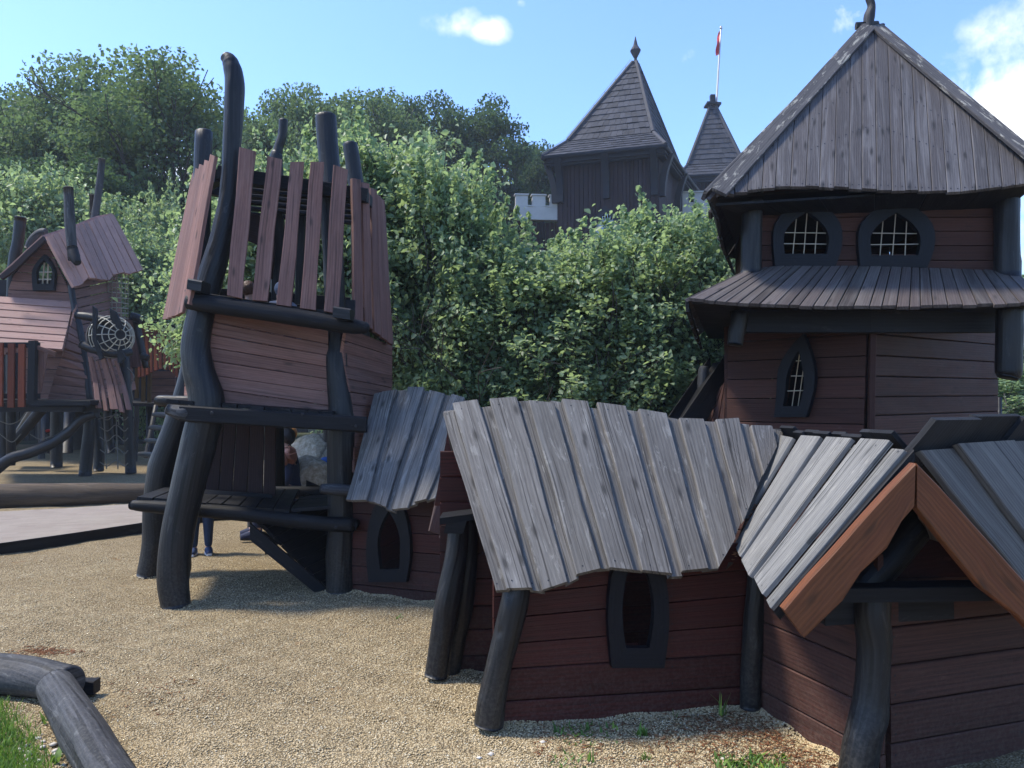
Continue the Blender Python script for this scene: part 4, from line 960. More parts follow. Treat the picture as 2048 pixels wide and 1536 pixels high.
mb = MB(); ctr2 = V((ctr.x, ctr.y, zE)); mb.slab(cor[0]-UP*.3, cor[1]-UP*.3, cor[2]-UP*.3, cor[3]-UP*.3, -UP, .03); part('soffit', mb, M['castle_trim'], K)
def lathe(mb, c, prof, n=4, rot=.3):
    b = len(mb.v); m = len(prof)
    for r, z in prof:
        for k in range(n): a = rot + 6.2832*k/n; mb.v.append(c + V((r*math.cos(a), r*math.sin(a), z)))
    for i in range(m-1):
        for k in range(n):
            k2 = (k+1) % n; mb.face((b+i*n+k, b+i*n+k2, b+(i+1)*n+k2, b+(i+1)*n+k), [(.1*k,i*.2),(.1*k+.1,i*.2),(.1*k+.1,i*.2+.2),(.1*k,i*.2+.2)], .4)
mb = MB(); lathe(mb, apx, [(.42,-.5),(.10,.15),(.08,.30),(.30,.72),(.13,1.0),(.015,1.5)], 8); part('finial', mb, M['shingle'], K)
wal = [lerp(c, V((ctr.x, ctr.y, zE)), .175) for c in cor]
for i in range(4):
    j = (i+1) % 4; out = ((cor[j]-cor[i]).cross(UP)).normalized()
    if out.dot((cor[i]+cor[j])/2 - ctr) < 0: out = -out
    lo = lambda p: V((p.x, p.y, 0))
    mb = MB()
    iw = None
    if i == 0:
        pz = lo(wal[0]); iw = arch(1192,1232,520,1190,1236,462,1212,425)
        hole = hole_of(pz, out, iw)
    boards(mb, PL([lo(wal[i]), lo(wal[j])]), PL([wal[i]+UP*.1, wal[j]+UP*.1]), 24 if i in (0,) else 30, out, .05, .02, 1, hole=(hole if i == 0 else None), sub=4, wv=.25); part('wall', mb, M['castle_wood'], K)
    if i == 0:
        window(K, pz+out*.05, out, arch(1183,1241,532,1181,1246,462,1212,412), iw, .12, 'castle_trim', lift=.01)
        mb = MB(); q = [onp(x, y, pz - out*.1, out) for x, y in ((1186,520),(1240,520),(1238,440),(1188,440))]; mb.slab(q[0], q[1], q[2], q[3], out, .03); part('window_pane', mb, M['pane'], K)
# curved brackets under the eaves
def bracket(p, out, ln, w=.16):
    mb = MB(); s = out.cross(UP).normalized()*w
    A, B = [], []
    for i in range(7):
        t = i/6; A.append(p + UP*(-2.0*(1-t)) + out*(ln*t**2.2) - s); B.append(A[-1] + s*2)
    mb.strip(A, B, out, .30); part('bracket', mb, M['castle_trim'], K)
of = ((cor[1]-cor[0]).cross(UP)).normalized(); of = of if of.y < 0 else -of
orr = ((cor[2]-cor[1]).cross(UP)).normalized(); orr = orr if orr.x > 0 else -orr
for t in (.03, .5, .97): bracket(lerp(wal[0], wal[1], t) - UP*.15, of, .7)
for t in (.03, .5, .97): bracket(lerp(wal[1], wal[2], t) - UP*.15, orr, .42)
bracket(wal[0] - UP*.15, -(cor[1]-cor[0]).normalized(), .45)
mb = MB()
for i in range(13):
    a = lerp(kin[0], ap[0], i/12) + UP*.22 - (cor[1]-cor[0]).normalized()*.12; b = lerp(kin[0], ap[0], min(1, (i+1)/12)) + UP*.22 - (cor[1]-cor[0]).normalized()*.12
    mb.tube([a, b], [.012,.012], 5, 1, 0)
    if i % 2: mb.tube([a, a - UP*.2], [.012,.012], 5, 1, 0)
mb.tube([cor[0]+UP*.22, kin[0]+UP*.22], [.012,.012], 5, 1, 0)
part('lightning_wire', mb, M['steel'], K)

# second tower with flagpole
K2 = root('castle_tower', 'smaller castle tower behind with narrow shingle spire under a flagpole', 'castle tower', V((13.6, 52, 0)))
a2 = W(1425, 212, 52); yaw = R(-10)
def sq(h, z): return [V((a2.x + h*(cx*math.cos(yaw) - cy*math.sin(yaw)), 52 + h*(cx*math.sin(yaw) + cy*math.cos(yaw)), z)) for cx, cy in ((-1,-1),(1,-1),(1,1),(-1,1))]
c2, k2, t2 = sq(2.45, 16.25), sq(1.75, 17.15), sq(.14, a2.z)
castle_roof(K2, c2, k2, t2, 4, 12)
w2 = sq(1.7, 16.0)
for i in range(4):
    j = (i+1) % 4; o = (w2[j]-w2[i]).cross(UP).normalized(); o = o if o.dot((w2[i]+w2[j])/2-V((a2.x,52,16))) > 0 else -o
    mb = MB(); boards(mb, PL([V((w2[i].x,w2[i].y,0)), V((w2[j].x,w2[j].y,0))]), PL([w2[i], w2[j]]), 14, o, .05, .02, 1, wv=.25); part('wall', mb, M['castle_wood'], K2)
mb = MB(); mb.slab(*[p-UP*.25 for p in c2], -UP, .03); part('soffit', mb, M['castle_trim'], K2)
mb = MB(); mb.box(a2+V((0,0,.05)), V((.5,.08,0)), V((0,.5,0)), V((0,0,.06))); mb.box(a2+UP*.35, V((.16,0,0)), V((0,.16,0)), V((0,0,.4))); part('spire_cap', mb, M['castle_trim'], K2)
fp = root('flagpole', 'thin flagpole with a limp red flag on the smaller castle tower', 'flagpole', a2)
mb = MB(); mb.tube([W(1433,205,52), W(1442,56,52)], [.075,.05], 8, 1, 0); mb.tube([W(1442,57,52), W(1442,53,52)], [.10,.08], 8, 1, 0); part('pole', mb, M['steel'], fp)
mb = MB(); A, B = [], []
for i in range(13):
    t = i/12; x = lerp(1441, 1437.5, t); y = lerp(62, 109, t); A.append(W(x, y, 52)); B.append(W(x - 3.5 - 3*math.sin(t*2.6) - 1.2*math.sin(t*9), y + 1.5 + 2*math.sin(t*7), 52 + .15*math.sin(t*8)))
mb.strip(A, B, V((0,-1,0)), .02, .001); part('flag', mb, M['flag'], fp)

# crenellated parapets
def parapet(name, lab, x0, x1, ytop, ybase, d0, d1, mer, deep):
    P = root(name, lab, 'parapet', V((W((x0+x1)/2, ybase, d0).x, d0, 0)))
    mb = MB(); a, b = W(x0, ybase, d0), W(x1, ybase, d1); o = (b-a).cross(UP).normalized(); o = o if o.y < 0 else -o
    zs = W(x0, ytop+22, d0).z; zt = W(x0, ytop, d0).z
    def wallbox(p, q, z0, z1, th, c=.01):
        mb.slab(V((p.x,p.y,z0)), V((q.x,q.y,z0)), V((q.x,q.y,z1)), V((p.x,p.y,z1)), o, th, c)
    wallbox(a, b, a.z, zs, .3)
    for m0, m1 in mer:
        t0, t1 = (m0-x0)/(x1-x0), (m1-x0)/(x1-x0); wallbox(lerp(a,b,t0), lerp(a,b,t1), zs, zt, .3)
    part('wall', mb, M['plaster'], P)
    mb = MB()
    for m0, m1 in mer:
        t0, t1 = (m0-x0)/(x1-x0), (m1-x0)/(x1-x0); p, q = lerp(a,b,t0), lerp(a,b,t1); d = (q-p).normalized()*.05
        mb.slab(V((p.x,p.y,zt))-d+o*(-.05), V((q.x,q.y,zt))+d+o*(-.05), V((q.x,q.y,zt))+d+o*.36, V((p.x,p.y,zt))-d+o*.36, UP, .07)
    for k in range(len(mer)-1):
        t0, t1 = (mer[k][1]-x0)/(x1-x0), (mer[k+1][0]-x0)/(x1-x0); p, q = lerp(a,b,t0), lerp(a,b,t1)
        mb.slab(V((p.x,p.y,zs))+o*(-.05), V((q.x,q.y,zs))+o*(-.05), V((q.x,q.y,zs))+o*.35, V((p.x,p.y,zs))+o*.35, UP, .06)
    part('coping', mb, M['plaster'], P)
    mb = MB(); aa, bb = a - UP*.02, b - UP*.02; boards(mb, PL([V((aa.x,aa.y,0))-o*.5, V((bb.x,bb.y,0))-o*.5]), PL([aa-o*.5, bb-o*.5]), 12, o, .05, .03, 1); part('timber_wall', mb, M['castle_wood'], P)
    mb = MB()
    for k in range(3):
        p = lerp(aa, bb, .1+.4*k); mb.tube([p - o*.1, p - UP*1.6 - o*.1], [.14,.14], 6, 1, 0); mb.tube([V((p.x,p.y,0))-o*.1, p - UP*1.5 - o*.1], [.22,.22], 6, 1, 0)
    part('post', mb, M['castle_trim'], P)
parapet('castle_parapet', 'pale crenellated parapet left of the castle tower above the bushes', 1028, 1140, 393, 441, 38.5, 38.8, ((1030,1054),(1063,1089),(1098,1124)), .3)
parapet('castle_parapet', 'short pale parapet with one merlon between castle tower and hut tower', 1330, 1460, 389, 440, 42.5, 42.2, ((1345,1376),(1387,1416),(1430,1455)), .3)
# ================================================================== FAR LEFT PLAYHOUSE ON STILTS
Q = root('stilt_house', 'crooked brown playhouse on dark stilts with chimney posts, far left', 'playhouse', G(150, 955))
n0 = V((0,-1,0)); DF = 15.6
p0 = W(80, 590, DF)
ii = arch(80,106,569,78,110,545,93,522); oo = arch(71,112,582,69,115,548,94,510)
mb = MB(); boards(mb, PW((18,640,DF),(20,580,DF),(30,552,DF),(92,484,DF)), PW((158,640,DF),(148,600,DF),(136,572,DF),(94,482,DF)), 9, n0, .05, .015, hole=hole_of(p0, n0, ii), c=.008); part('wall', mb, M['pink'], Q)
window(Q, p0+n0*.05, n0, oo, ii, .09, bars=[(90,526,86,570),(98,524,96,570),(80,545,106,544),(79,559,106,559)], wire=.016, lift=.004)
mb = MB(); boards(mb, PW((182,806,15.0),(170,720,15.2),(158,650,15.4),(140,560,15.6)), PW((268,780,17),(252,700,17),(242,640,17),(230,540,17)), 13, V((.6,-.8,0)), .05, .015, c=.008); part('wall', mb, M['pink'], Q)
mb = MB(); boards(mb, PW((-60,812,15.7),(-60,590,15.7)), PW((182,812,15.5),(160,600,15.7)), 9, n0, .05, .012, c=.008, hole=[W(x,y,15.7) for x,y in ((4,790),(50,790),(52,730),(42,705),(14,708),(4,730))]); part('wall', mb, M['pink'], Q)
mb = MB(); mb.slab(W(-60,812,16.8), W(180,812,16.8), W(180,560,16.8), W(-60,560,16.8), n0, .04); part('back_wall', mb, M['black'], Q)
ridge2 = PW((88,476,15.2),(125,464,15.7),(160,452,16.2),(192,438,16.8),(227,431,17.3))
ev2 = PW((143,577,14.9),(160,573,15.2),(180,556,15.5),(212,565,16.0),(222,553,16.2),(248,548,16.6),(262,551,16.8),(285,541,17.1))
mb = MB(); boards(mb, ridge2, ev2, 12, V((.6,-.5,.6)), .05, .018, 4, .006, .0, .02, c=.008); part('roof', mb, M['pale_brown'], Q)
le = PW((2,556,15.3),(20,545,16.2),(60,520,17.6))
mb = MB(); boards(mb, ridge2, le, 10, V((-.5,-.2,.8)), .06, .015, 3, .0, .0, .03, c=.008); part('roof', mb, M['pale_brown'], Q)
mb = MB(); A = [W(x,y,15.1) for x,y in ((90,474),(60,500),(30,530),(2,553))]; B = [W(x,y,15.1) for x,y in ((94,483),(66,510),(36,540),(8,560))]; mb.strip(A, B, n0, .07); part('verge_board', mb, M['shed'], Q)
mb = MB(); boards(mb, PW((-70,690,14.55),(-50,592,15.4)), PW((126,703,14.55),(149,606,15.4)), 7, V((0,-.9,.4)), .05, .02, c=.008); part('lean_to_roof', mb, M['pale_brown'], Q)
mb = MB(); boards(mb, PW((97,799,14.9),(126,703,14.75),(149,608,15.2)), PW((182,806,14.95),(176,760,14.95),(166,690,15.1),(156,630,15.3)), 12, V((.3,-1,0)), .05, .015, c=.008); part('side_panel', mb, M['pink'], Q)
def qt(name, *p, mat='dark', n=10, par=None):
    mb = MB(); ptube(mb, p, n, 4, .05); return part(name, mb, M[mat], par or Q)
ch = qt('chimney_post', (137,375,15.2,9),(140,450,15.2,9.5),(146,520,15.2,9), mat='log')
mb = MB(); ptube(mb, [(145,495,15.18,9.5),(148,512,15.13,11),(155,526,15.05,7)], 12, 2, 0); part('collar', mb, M['dark_beam'], ch)
qt('chimney_post', (204,318,17.3,6.5),(200,360,17.3,7),(194,405,17.3,7.5),(188,450,17.3,8), mat='log')
qt('chimney_post', (185,390,18,6),(186,445,18,6), mat='log')
qt('post', (41,435,16.3,11),(36,480,16.3,11.5),(28,530,16.3,12),(22,640,16.3,9),(22,930,16.3,9))
qt('vent_pipe', (58,498,17,9),(66,480,17,9),(80,466,17,8),(92,464,17,8), mat='log')
qt('post', (140,560,15.3,6),(150,620,15.2,6),(160,660,15.1,6.5),(170,730,15.0,6),(180,800,14.9,6))
# picket railing and platform
rl_ = MB()
for x0, x1, t, b in ((-26,-12,684,814),(-3,7,680,813),(17,30,681,815),(38,51,682,814)): rl_.strip([W(x0,b,14.2), W(x0+1,t+6,14.2)], [W(x1,b,14.2), W(x1+1,t+6,14.2)], n0, .04)
rg = part('railing', rl_, M['orange'], Q)
for y in (690, 792): mb = MB(); mb.box(W(20,y,14.3), V((.55,0,0)), V((0,.03,0)), V((0,0,.05))); part('rail', mb, M['dark_beam'], rg)
mb = MB(); mb.strip([W(60,806,14.2), W(63,682,14.2)], [W(75,806,14.2), W(77,682,14.2)], n0, .10); part('rail_post', mb, M['dark_beam'], rg)
mb = MB(); mb.strip([W(74,690,14.2), W(114,704,14.4)], [W(74,698,14.2), W(112,714,14.4)], n0, .05); mb.strip([W(78,698,14.3), W(80,785,14.3)], [W(98,704,14.3), W(84,785,14.3)], n0, .04); part('shelf_board', mb, M['pink'], Q)
mb = MB()
mb.box(W(60,814,14.5), V((1.35,0,0)), V((0,.12,0)), V((0,0,.09))); mb.box(W(132,806,14.3), V((.56,0,0)), V((0,.2,0)), V((0,0,.045))); mb.box(W(130,818,14.6), V((.5,0,0)), V((0,.3,0)), V((0,0,.05)))
mb.slab(W(-70,806,14.4), W(200,806,14.4), W(190,800,16.8), W(-70,800,16.8), UP, .06)
part('platform', mb, M['dark_beam'], Q)
# stilts
for p in (((170,952,16.2,13),(174,900,16.2,12),(178,860,16.2,11),(180,812,16.2,10)), ((197,941,16.8,11),(199,900,16.8,10),(194,860,16.8,10),(188,815,16.8,10)), ((262,946,16.5,11),(258,880,16.5,10),(254,790,16.5,10),(248,700,16.5,9)),
          ((113,934,17.2,11),(113,880,17.2,11),(114,812,17.2,11)), ((6,922,17.4,12),(8,860,17.4,11),(10,810,17.4,11)), ((134,905,19.5,10),(140,812,19.5,10)), ((222,905,19,7),(216,830,19,8),(212,760,19,8)), ((90,905,20.5,8),(92,812,20.5,8))):
    qt('stilt', *p)
sl = root('climbing_log', 'long bent dark log sloping from the gravel up to the stilt house platform', 'climbing log', G(0, 950))
mb = MB(); ptube(mb, [(-120,985,14.2,11),(-30,952,14.3,11),(20,918,14.35,11),(60,905,14.4,11),(105,886,14.45,11),(140,862,14.45,10),(165,838,14.45,9),(192,828,14.45,8)], 12, 5, .05); part('log', mb, M['dark'], sl)
# log brackets, slanting boards
qt('bracket_log', (152,630,14.5,7),(180,634,14.5,8.5),(220,642,14.5,8)); qt('bracket_log', (162,688,14.4,8),(186,698,14.4,9),(230,708,14.4,8),(262,704,14.6,8))
for A in (((188,612),(196,618),(188,680),(190,682),(202,720),(209,716)), ((222,616),(234,624),(224,640),(236,644),(242,660),(246,656)), ((237,700),(246,700),(238,715),(246,715),(238,726),(246,726))):
    mb = MB(); mb.strip([W(*A[0],14.25), W(*A[2],14.25), W(*A[4],14.25)], [W(*A[1],14.25), W(A[3][0]+7,A[3][1],14.25), W(*A[5],14.25)], n0, .06); part('bracket_board', mb, M['dark_beam'], Q)
mb = MB()
for x0, x1, x2, x3, y0, y1 in ((178,187,193,205,715,817),(193,199,209,218,724,822),(203,213,222,239,718,819),(216,222,240,250,718,825),(230,236,254,264,722,820)):
    mb.strip([W(x0,y0,14.6), W((x0+x2)/2+2,(y0+y1)/2,14.6), W(x2,y1,14.4)], [W(x1,y0,14.6), W((x1+x3)/2+2,(y0+y1)/2,14.6), W(x3,y1,14.4)], V((.2,-1,.2)).normalized(), .06, .01)
part('slanting_boards', mb, M['pink'], Q)
# bulging wire cage
mb = MB(); cc = W(222, 674, 14.6); ax = V((.75,-.62,.05)).normalized(); e1 = ax.cross(UP).normalized(); e2 = e1.cross(ax)
rr = .40
def cp(th, ph, k=1.0): return cc + (e1*math.cos(ph)+e2*math.sin(ph))*rr*math.sin(th) + ax*rr*1.05*math.cos(th)
for th in (.25, .52, .8, 1.08, 1.34, 1.57):
    mb.tube([cp(th, 6.2832*i/24) for i in range(25)], [.011]*25, 5, 1, 0, caps=False)
for k in range(12): mb.tube([cp(.25+(1.32)*i/10, 6.2832*k/12) for i in range(11)], [.010]*11, 5, 1, 0, caps=False)
part('wire_cage', mb, M['cage'], Q)
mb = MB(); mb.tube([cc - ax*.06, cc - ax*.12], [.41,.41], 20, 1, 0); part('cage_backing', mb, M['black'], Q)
mb = MB(); c2 = W(233, 592, 16.8)
for i in range(10):
    z = lerp(.48, -.50, i/9); mb.tube([c2 + V((.26*math.sin(a), -.22*math.cos(a), z)) for a in [j*.25-.4 for j in range(9)]], [.011]*9, 5, 1, 0)
for j in range(6):
    a = j*.36-.3; mb.tube([c2 + V((.26*math.sin(a), -.22*math.cos(a), .5)), c2 + V((.26*math.sin(a), -.22*math.cos(a), -.52))], [.011,.011], 5, 1, 0)
part('wire_cage', mb, M['cage'], Q)
# slide and rope net underneath
S = root('slide', 'pale steel slide under the stilt house beside a dark log', 'slide', G(30, 905))
mb = MB(); mb.slab(W(14,892,17.8), W(58,822,17.8), W(84,822,18.6), W(24,892,18.6), V((-.5,-.4,.7)).normalized(), .03); part('chute', mb, M['white_cloth'] if False else M['steel'], S)
mb = MB(); ptube(mb, [(14,898,17.6,9),(40,872,17.6,9),(76,828,17.6,10),(90,812,17.6,9)], 10, 3, .05); part('log', mb, M['dark'], S)
NT = root('climbing_net', 'sagging grey rope net hanging below the stilt house', 'rope net', G(225, 935))
mb = MB()
def rope(pts, r=1.1, d=15.6): ptube(mb, [(x, y, d, r) for x, y in pts], 5, 5, 0)
for x, s in ((207,6),(232,4)): rope([(x,822),(x+s*.4,870),(x+s,938)])
for y in (838, 860, 880, 905, 930): rope([(200,y-6),(215,y+2),(232,y-10),(248,y+2),(256,y-4)])
rope([(255,735),(268,752),(262,772),(266,800)])
part('net', mb, M['rope'], NT)
mb = MB(); rope([(0,842),(20,848),(40,840),(55,818)]); part('net', mb, M['rope'], NT); mb = MB(); rope([(0,868),(24,884),(42,868)]); part('net', mb, M['rope'], NT); mb = MB(); rope([(60,868),(80,878),(104,872)]); part('net', mb, M['rope'], NT); mb = MB(); rope([(196,838),(232,832),(238,850)])
part('net', mb, M['rope'], NT)
sh = MB(); 
for dx in (-7, 5): ptube(sh, [(104+dx-5,862,18.5,2.6),(104+dx,861,18.5,3.0),(104+dx+5,860,18.5,2.4)], 8, 3, 0)
single('shoes', sh, M['red_cloth'], W(104,864,18.5), 'pair of red shoes left on a short post under the stilt house', 'shoes')
mb = MB(); ptube(mb, [(106,905,18.5,11),(106,868,18.5,11)], 10, 2, .04); single('stump', mb, M['dark'], G(106,905), 'short dark post under the stilt house carrying red shoes', 'post')

# ------------------------------------------------------------------ palisade bridge right of it
PB = root('palisade_bridge', 'raised walkway fenced with upright orange brown boards between the stilt house and tower', 'bridge', G(310, 910))
mb = MB(); low = PL([W(*p) for p in ((276,756,18),(290,752,18),(306,744,18),(325,738,18),(340,741,18),(356,756,18),(400,778,18))]); top = PL([W(*p) for p in ((276,640,18.3),(330,648,18.3),(400,665,18.3))])
boards(mb, low, top, 15, n0, .05, .035, 2, .004, .02, .02, wv=.15, c=.008); part('paling', mb, M['orange'], PB)
mb = MB()
for x0,y0,x1,y1 in ((272,640,398,664),):
    a, b = W(x0,y0,18.25), W(x1,y1,18.25); mb.box((a+b)/2, (b-a)/2, V((0,.08,0)), V((0,0,.05)))
part('rail', mb, M['dark_beam'], PB)
mb = MB(); mb.strip([W(258,735,17), W(248,634,17)], [W(284,733,17), W(268,636,17)], V((.2,-1,0)).normalized(), .05); part('side_board', mb, M['pink'], PB)
mb = MB(); ptube(mb, [(262,632,16.8,8),(274,636,16.8,9),(282,640,16.8,8)], 8, 2, .05); ptube(mb, [(272,640,16.9,7),(282,690,16.9,7),(292,735,16.9,6)], 8, 3, .05); ptube(mb, [(284,712,16.8,8),(296,716,16.8,7)], 8, 2, .05); part('bracket', mb, M['dark'], PB)
mb = MB()
for x in (258,271,284,296): mb.strip([W(x,790+(x-258)*.5,18.2), W(x+1,736,18.2)], [W(x+7,790+(x-258)*.5,18.2), W(x+8,736,18.2)], n0, .05)
part('baluster', mb, M['cut_wood'], PB)
mb = MB(); boards(mb, PW((297,812,18.6),(305,742,18.6)), PW((350,812,18.6),(353,742,18.6)), 5, n0, .05, .015); part('panel', mb, M['pink'], PB)
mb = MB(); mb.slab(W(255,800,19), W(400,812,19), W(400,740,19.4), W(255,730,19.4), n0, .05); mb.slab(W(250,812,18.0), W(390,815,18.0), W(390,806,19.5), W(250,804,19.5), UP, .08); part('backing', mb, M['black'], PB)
for x in (300, 384, 352):
    mb = MB(); ptube(mb, [(x,905,18.8,8),(x,812,18.8,8)], 8, 2, .04); part('post', mb, M['dark'], PB)
LD = root('step_ladder', 'dark wooden ladder with pale worn half log steps below the walkway', 'ladder', G(310, 918))
mb = MB()
for (x0,y0,x1,y1) in ((292,914,312,812),(322,918,338,815)): ptube(mb, [(x0,y0,17,5),(x1,y1,17.6,5)], 8, 2, .05)
part('stringer', mb, M['dark'], LD)
for x0, x1, y in ((305,352,829),(297,344,855),(288,336,881),(276,316,908)):
    mb = MB(); ptube(mb, [(x0,y,16.9,3),(x0+8,y,16.9,5),((x0+x1)/2,y+1,16.9,5.5),(x1,y+2,16.9,4.5)], 10, 3, .06); part('step', mb, M['grey_pale'], LD)
# pointed hut roof and dark palisade beyond
HR = root('far_hut', 'pointed grey brown hut roof beyond the palisade walkway', 'playhouse', G(380, 880))
mb = MB(); boards(mb, PW((302,648,21.5),(420,668,21.5)), PW((372,560,22.2),(425,560,22.2)), 9, V((-.3,-.7,.5)), .05, .02, 2); part('roof', mb, M['tower_skirt'], HR)
mb = MB(); mb.strip([W(300,648,21.3), W(372,556,22.0)], [W(306,656,21.3), W(378,566,22.0)], V((-.3,-.7,.5)).normalized(), .08); part('verge_board', mb, M['shed'], HR)
mb = MB(); boards(mb, PW((330,880,22),(330,655,22)), PW((430,880,22),(430,655,22)), 10, n0, .05, .015); part('wall', mb, M['shed'], HR)
FN = root('timber_fence', 'dark vertical board fence closing the far side of the play area', 'fence', G(200, 880))
mb = MB(); boards(mb, PW((-260,884,27),(0,882,27),(250,879,26),(420,882,25)), PW((-260,812,27),(0,808,27),(250,792,26),(420,792,25)), 60, n0, .05, .02, 1); part('boards', mb, M['dark_beam'], FN)
mb = MB(); a, b = W(0,806,26.9), W(250,790,25.9); mb.box((a+b)/2, (b-a)/2, V((0,.08,0)), V((0,0,.07))); part('rail', mb, M['dark_beam'], FN)
mb = MB(); ptube(mb, [(240,884,24,5),(380,879,23,5)], 8, 2, .05); part('kick_log', mb, M['log'], FN)
# ================================================================== ROCKS AND PEOPLE
def boulder(px, py, d, rx, ry, rz, seed, label, amp=.3):
    c = W(px, py, d); c.z = rz*.75
    mb = MB(); mb.blob(V((c.x, c.y, rz*.55)), rx, ry, rz, seed, amp, 4); single('boulder', mb, M['rock'], V((c.x, c.y, 0)), label, 'rock', 'pale rocks behind the tower')
boulder(652, 900, 10.2, .72, .6, .78, 3, 'big pale cracked boulder seen through the tower, behind a lower block')
boulder(626, 960, 9.2, .45, .35, .62, 8, 'lower square rock block in front of the big boulder', .5)
boulder(560, 960, 10.0, .35, .4, .62, 5, 'rounded pale rock half hidden behind the tower panel')
boulder(700, 940, 10.0, .5, .4, .55, 12, 'pale rock half hidden behind the tower right leg')
def person(loc, H, yaw, label, colors, seated=False, hair='hair_dark', seat=.45, bend=0.0):
    P = root('person', label, 'person', loc); c, s = math.cos(yaw), math.sin(yaw)
    def T_(x, y, z): return V(loc) + V((x*c - y*s, x*s + y*c, z))*1.0
    k = H
    hipz = .51*k if not seated else seat
    dz = hipz - .51*k
    J = {'pelvis': (0,0,.52*k+dz,.085), 'waist': (0,-.01*k-bend*.05,.60*k+dz,.072), 'chest': (0,-.01*k-bend*.12,.72*k+dz,.085), 'neck0': (0,-bend*.16,.80*k+dz,.05), 'neck': (0,-bend*.18-.005*k,.845*k+dz,.032),
         'head': (0,-bend*.2-.012*k,.89*k+dz,.052), 'crown': (0,-bend*.2-.008*k,.945*k+dz,.055), 'nose': (0,-bend*.2-.065*k,.905*k+dz,.010)}
    ed = [('pelvis','waist'),('waist','chest'),('chest','neck0'),('neck0','neck'),('neck','head'),('head','crown'),('head','nose')]
    for sg, n in ((-1,'l'),(1,'r')):
        J['sh'+n] = (sg*.105*k,-bend*.14,.795*k+dz,.042); J['el'+n] = (sg*.135*k,-bend*.1-.02*k,.64*k+dz,.031)
        J['wr'+n] = (sg*.12*k,-bend*.2-.10*k,.53*k+dz,.022) if seated else (sg*.15*k,-.04*k,.49*k+dz,.022)
        w = J['wr'+n]; J['pa'+n] = (w[0],w[1]-.015*k,w[2]-.035*k,.024)
        ed += [('neck0','sh'+n),('sh'+n,'el'+n),('el'+n,'wr'+n),('wr'+n,'pa'+n)]
        for f in range(5):
            q = J['pa'+n]; th = f == 4
            J[f'f{f}a{n}'] = (q[0]+(f-1.5)*.010*k*1.1*(0 if th else 1)-(sg*.022*k if th else 0), q[1]-.012*k, q[2]-(.012 if th else .028)*k, .0062)
            J[f'f{f}b{n}'] = (q[0]+(f-1.5)*.011*k*1.1*(0 if th else 1)-(sg*.026*k if th else 0), q[1]-.024*k, q[2]-(.028 if th else (.046,.052,.050,.042)[f])*k, .0052)
            ed += [('pa'+n,f'f{f}a{n}'),(f'f{f}a{n}',f'f{f}b{n}')]
        if seated:
            J['hi'+n] = (sg*.055*k,-.03*k,.51*k+dz,.062); J['kn'+n] = (sg*.07*k,-.25*k,.52*k+dz,.046); J['an'+n] = (sg*.07*k,-.25*k,.52*k+dz-.235*k,.030); J['to'+n] = (sg*.075*k,-.34*k,.50*k+dz-.25*k,.024)
        else:
            J['hi'+n] = (sg*.052*k,0,.49*k,.062); J['kn'+n] = (sg*.058*k,-.012*k,.275*k,.042); J['an'+n] = (sg*.06*k,.012*k,.045*k,.028); J['to'+n] = (sg*.07*k,-.085*k,.022*k,.020)
        ed += [('pelvis','hi'+n),('hi'+n,'kn'+n),('kn'+n,'an'+n),('an'+n,'to'+n)]
    def skin(name, keys, mat, grow, parent):
        ks = [x for x in keys if x in J]; me = bpy.data.meshes.new(name); ix = {x: i for i, x in enumerate(ks)}
        off = V(parent['base'])
        me.from_pydata([tuple(T_(*J[x][:3]) - off) for x in ks], [(ix[a], ix[b]) for a, b in ed if a in ix and b in ix], [])
        o = bpy.data.objects.new(name, me); C.objects.link(o); o.parent = parent; o['base'] = tuple(off)
        sm = o.modifiers.new('Skin', 'SKIN'); sm.use_smooth_shade = True
        for i, x in enumerate(ks):
            r = J[x][3]*k*grow; me.skin_vertices[0].data[i].radius = (r, r)
        me.skin_vertices[0].data[0].use_root = True
        o.modifiers.new('Sub', 'SUBSURF').render_levels = 1
        me.materials.append(M[mat]); return o
    body = skin('body', list(J), 'skin', 1.0, P)
    skin('top', ['pelvis','waist','chest','neck0','shl','shr','ell','elr','wrl','wrr'], colors[0], 1.14, P)
    skin('trousers', ['pelvis','hil','hir','knl','knr','anl','anr'], colors[1], 1.18, P)
    mb = MB()
    for n in 'lr':
        a, t = T_(*J['an'+n][:3]), T_(*J['to'+n][:3]); a = V((a.x, a.y, t.z + .012*k)); t2 = t + (t-a)*.25
        mb.tube([a - (t-a)*.35, a, lerp(a, t, .6), t2], [.024*k, .034*k, .034*k, .022*k], 10, 4, 0)
    sh_ = part('shoes', mb, M[colors[2]], P)
    mb = MB()
    for n in 'lr':
        a, t = T_(*J['an'+n][:3]), T_(*J['to'+n][:3]); z0 = t.z - .020*k; a = V((a.x, a.y, z0)); t = V((t.x, t.y, z0)); d = t-a; w = d.cross(UP).normalized()*.034*k
        mb.strip([a-d*.42-w*.7, a-w, lerp(a,t,.7)-w, t+d*.3-w*.5], [a-d*.42+w*.7, a+w, lerp(a,t,.7)+w, t+d*.3+w*.5], UP, .018*k, .002)
    part('sole', mb, M['white_cloth' if colors[2] == 'shoe' else 'black'], sh_)
    mb = MB(); h = T_(0, -bend*.2+.012*k, .945*k+dz); mb.blob(h, .062*k, .068*k, .068*k, 4, .1, 3); part('hair', mb, M[hair], P)
    return P, T_, J
# child standing behind the left legs (mostly hidden by the tower)
person(G(402, 1108), 1.18, R(20), 'child in denim trousers and blue shoes standing behind the tower legs', ('navy', 'jeans', 'shoe'))
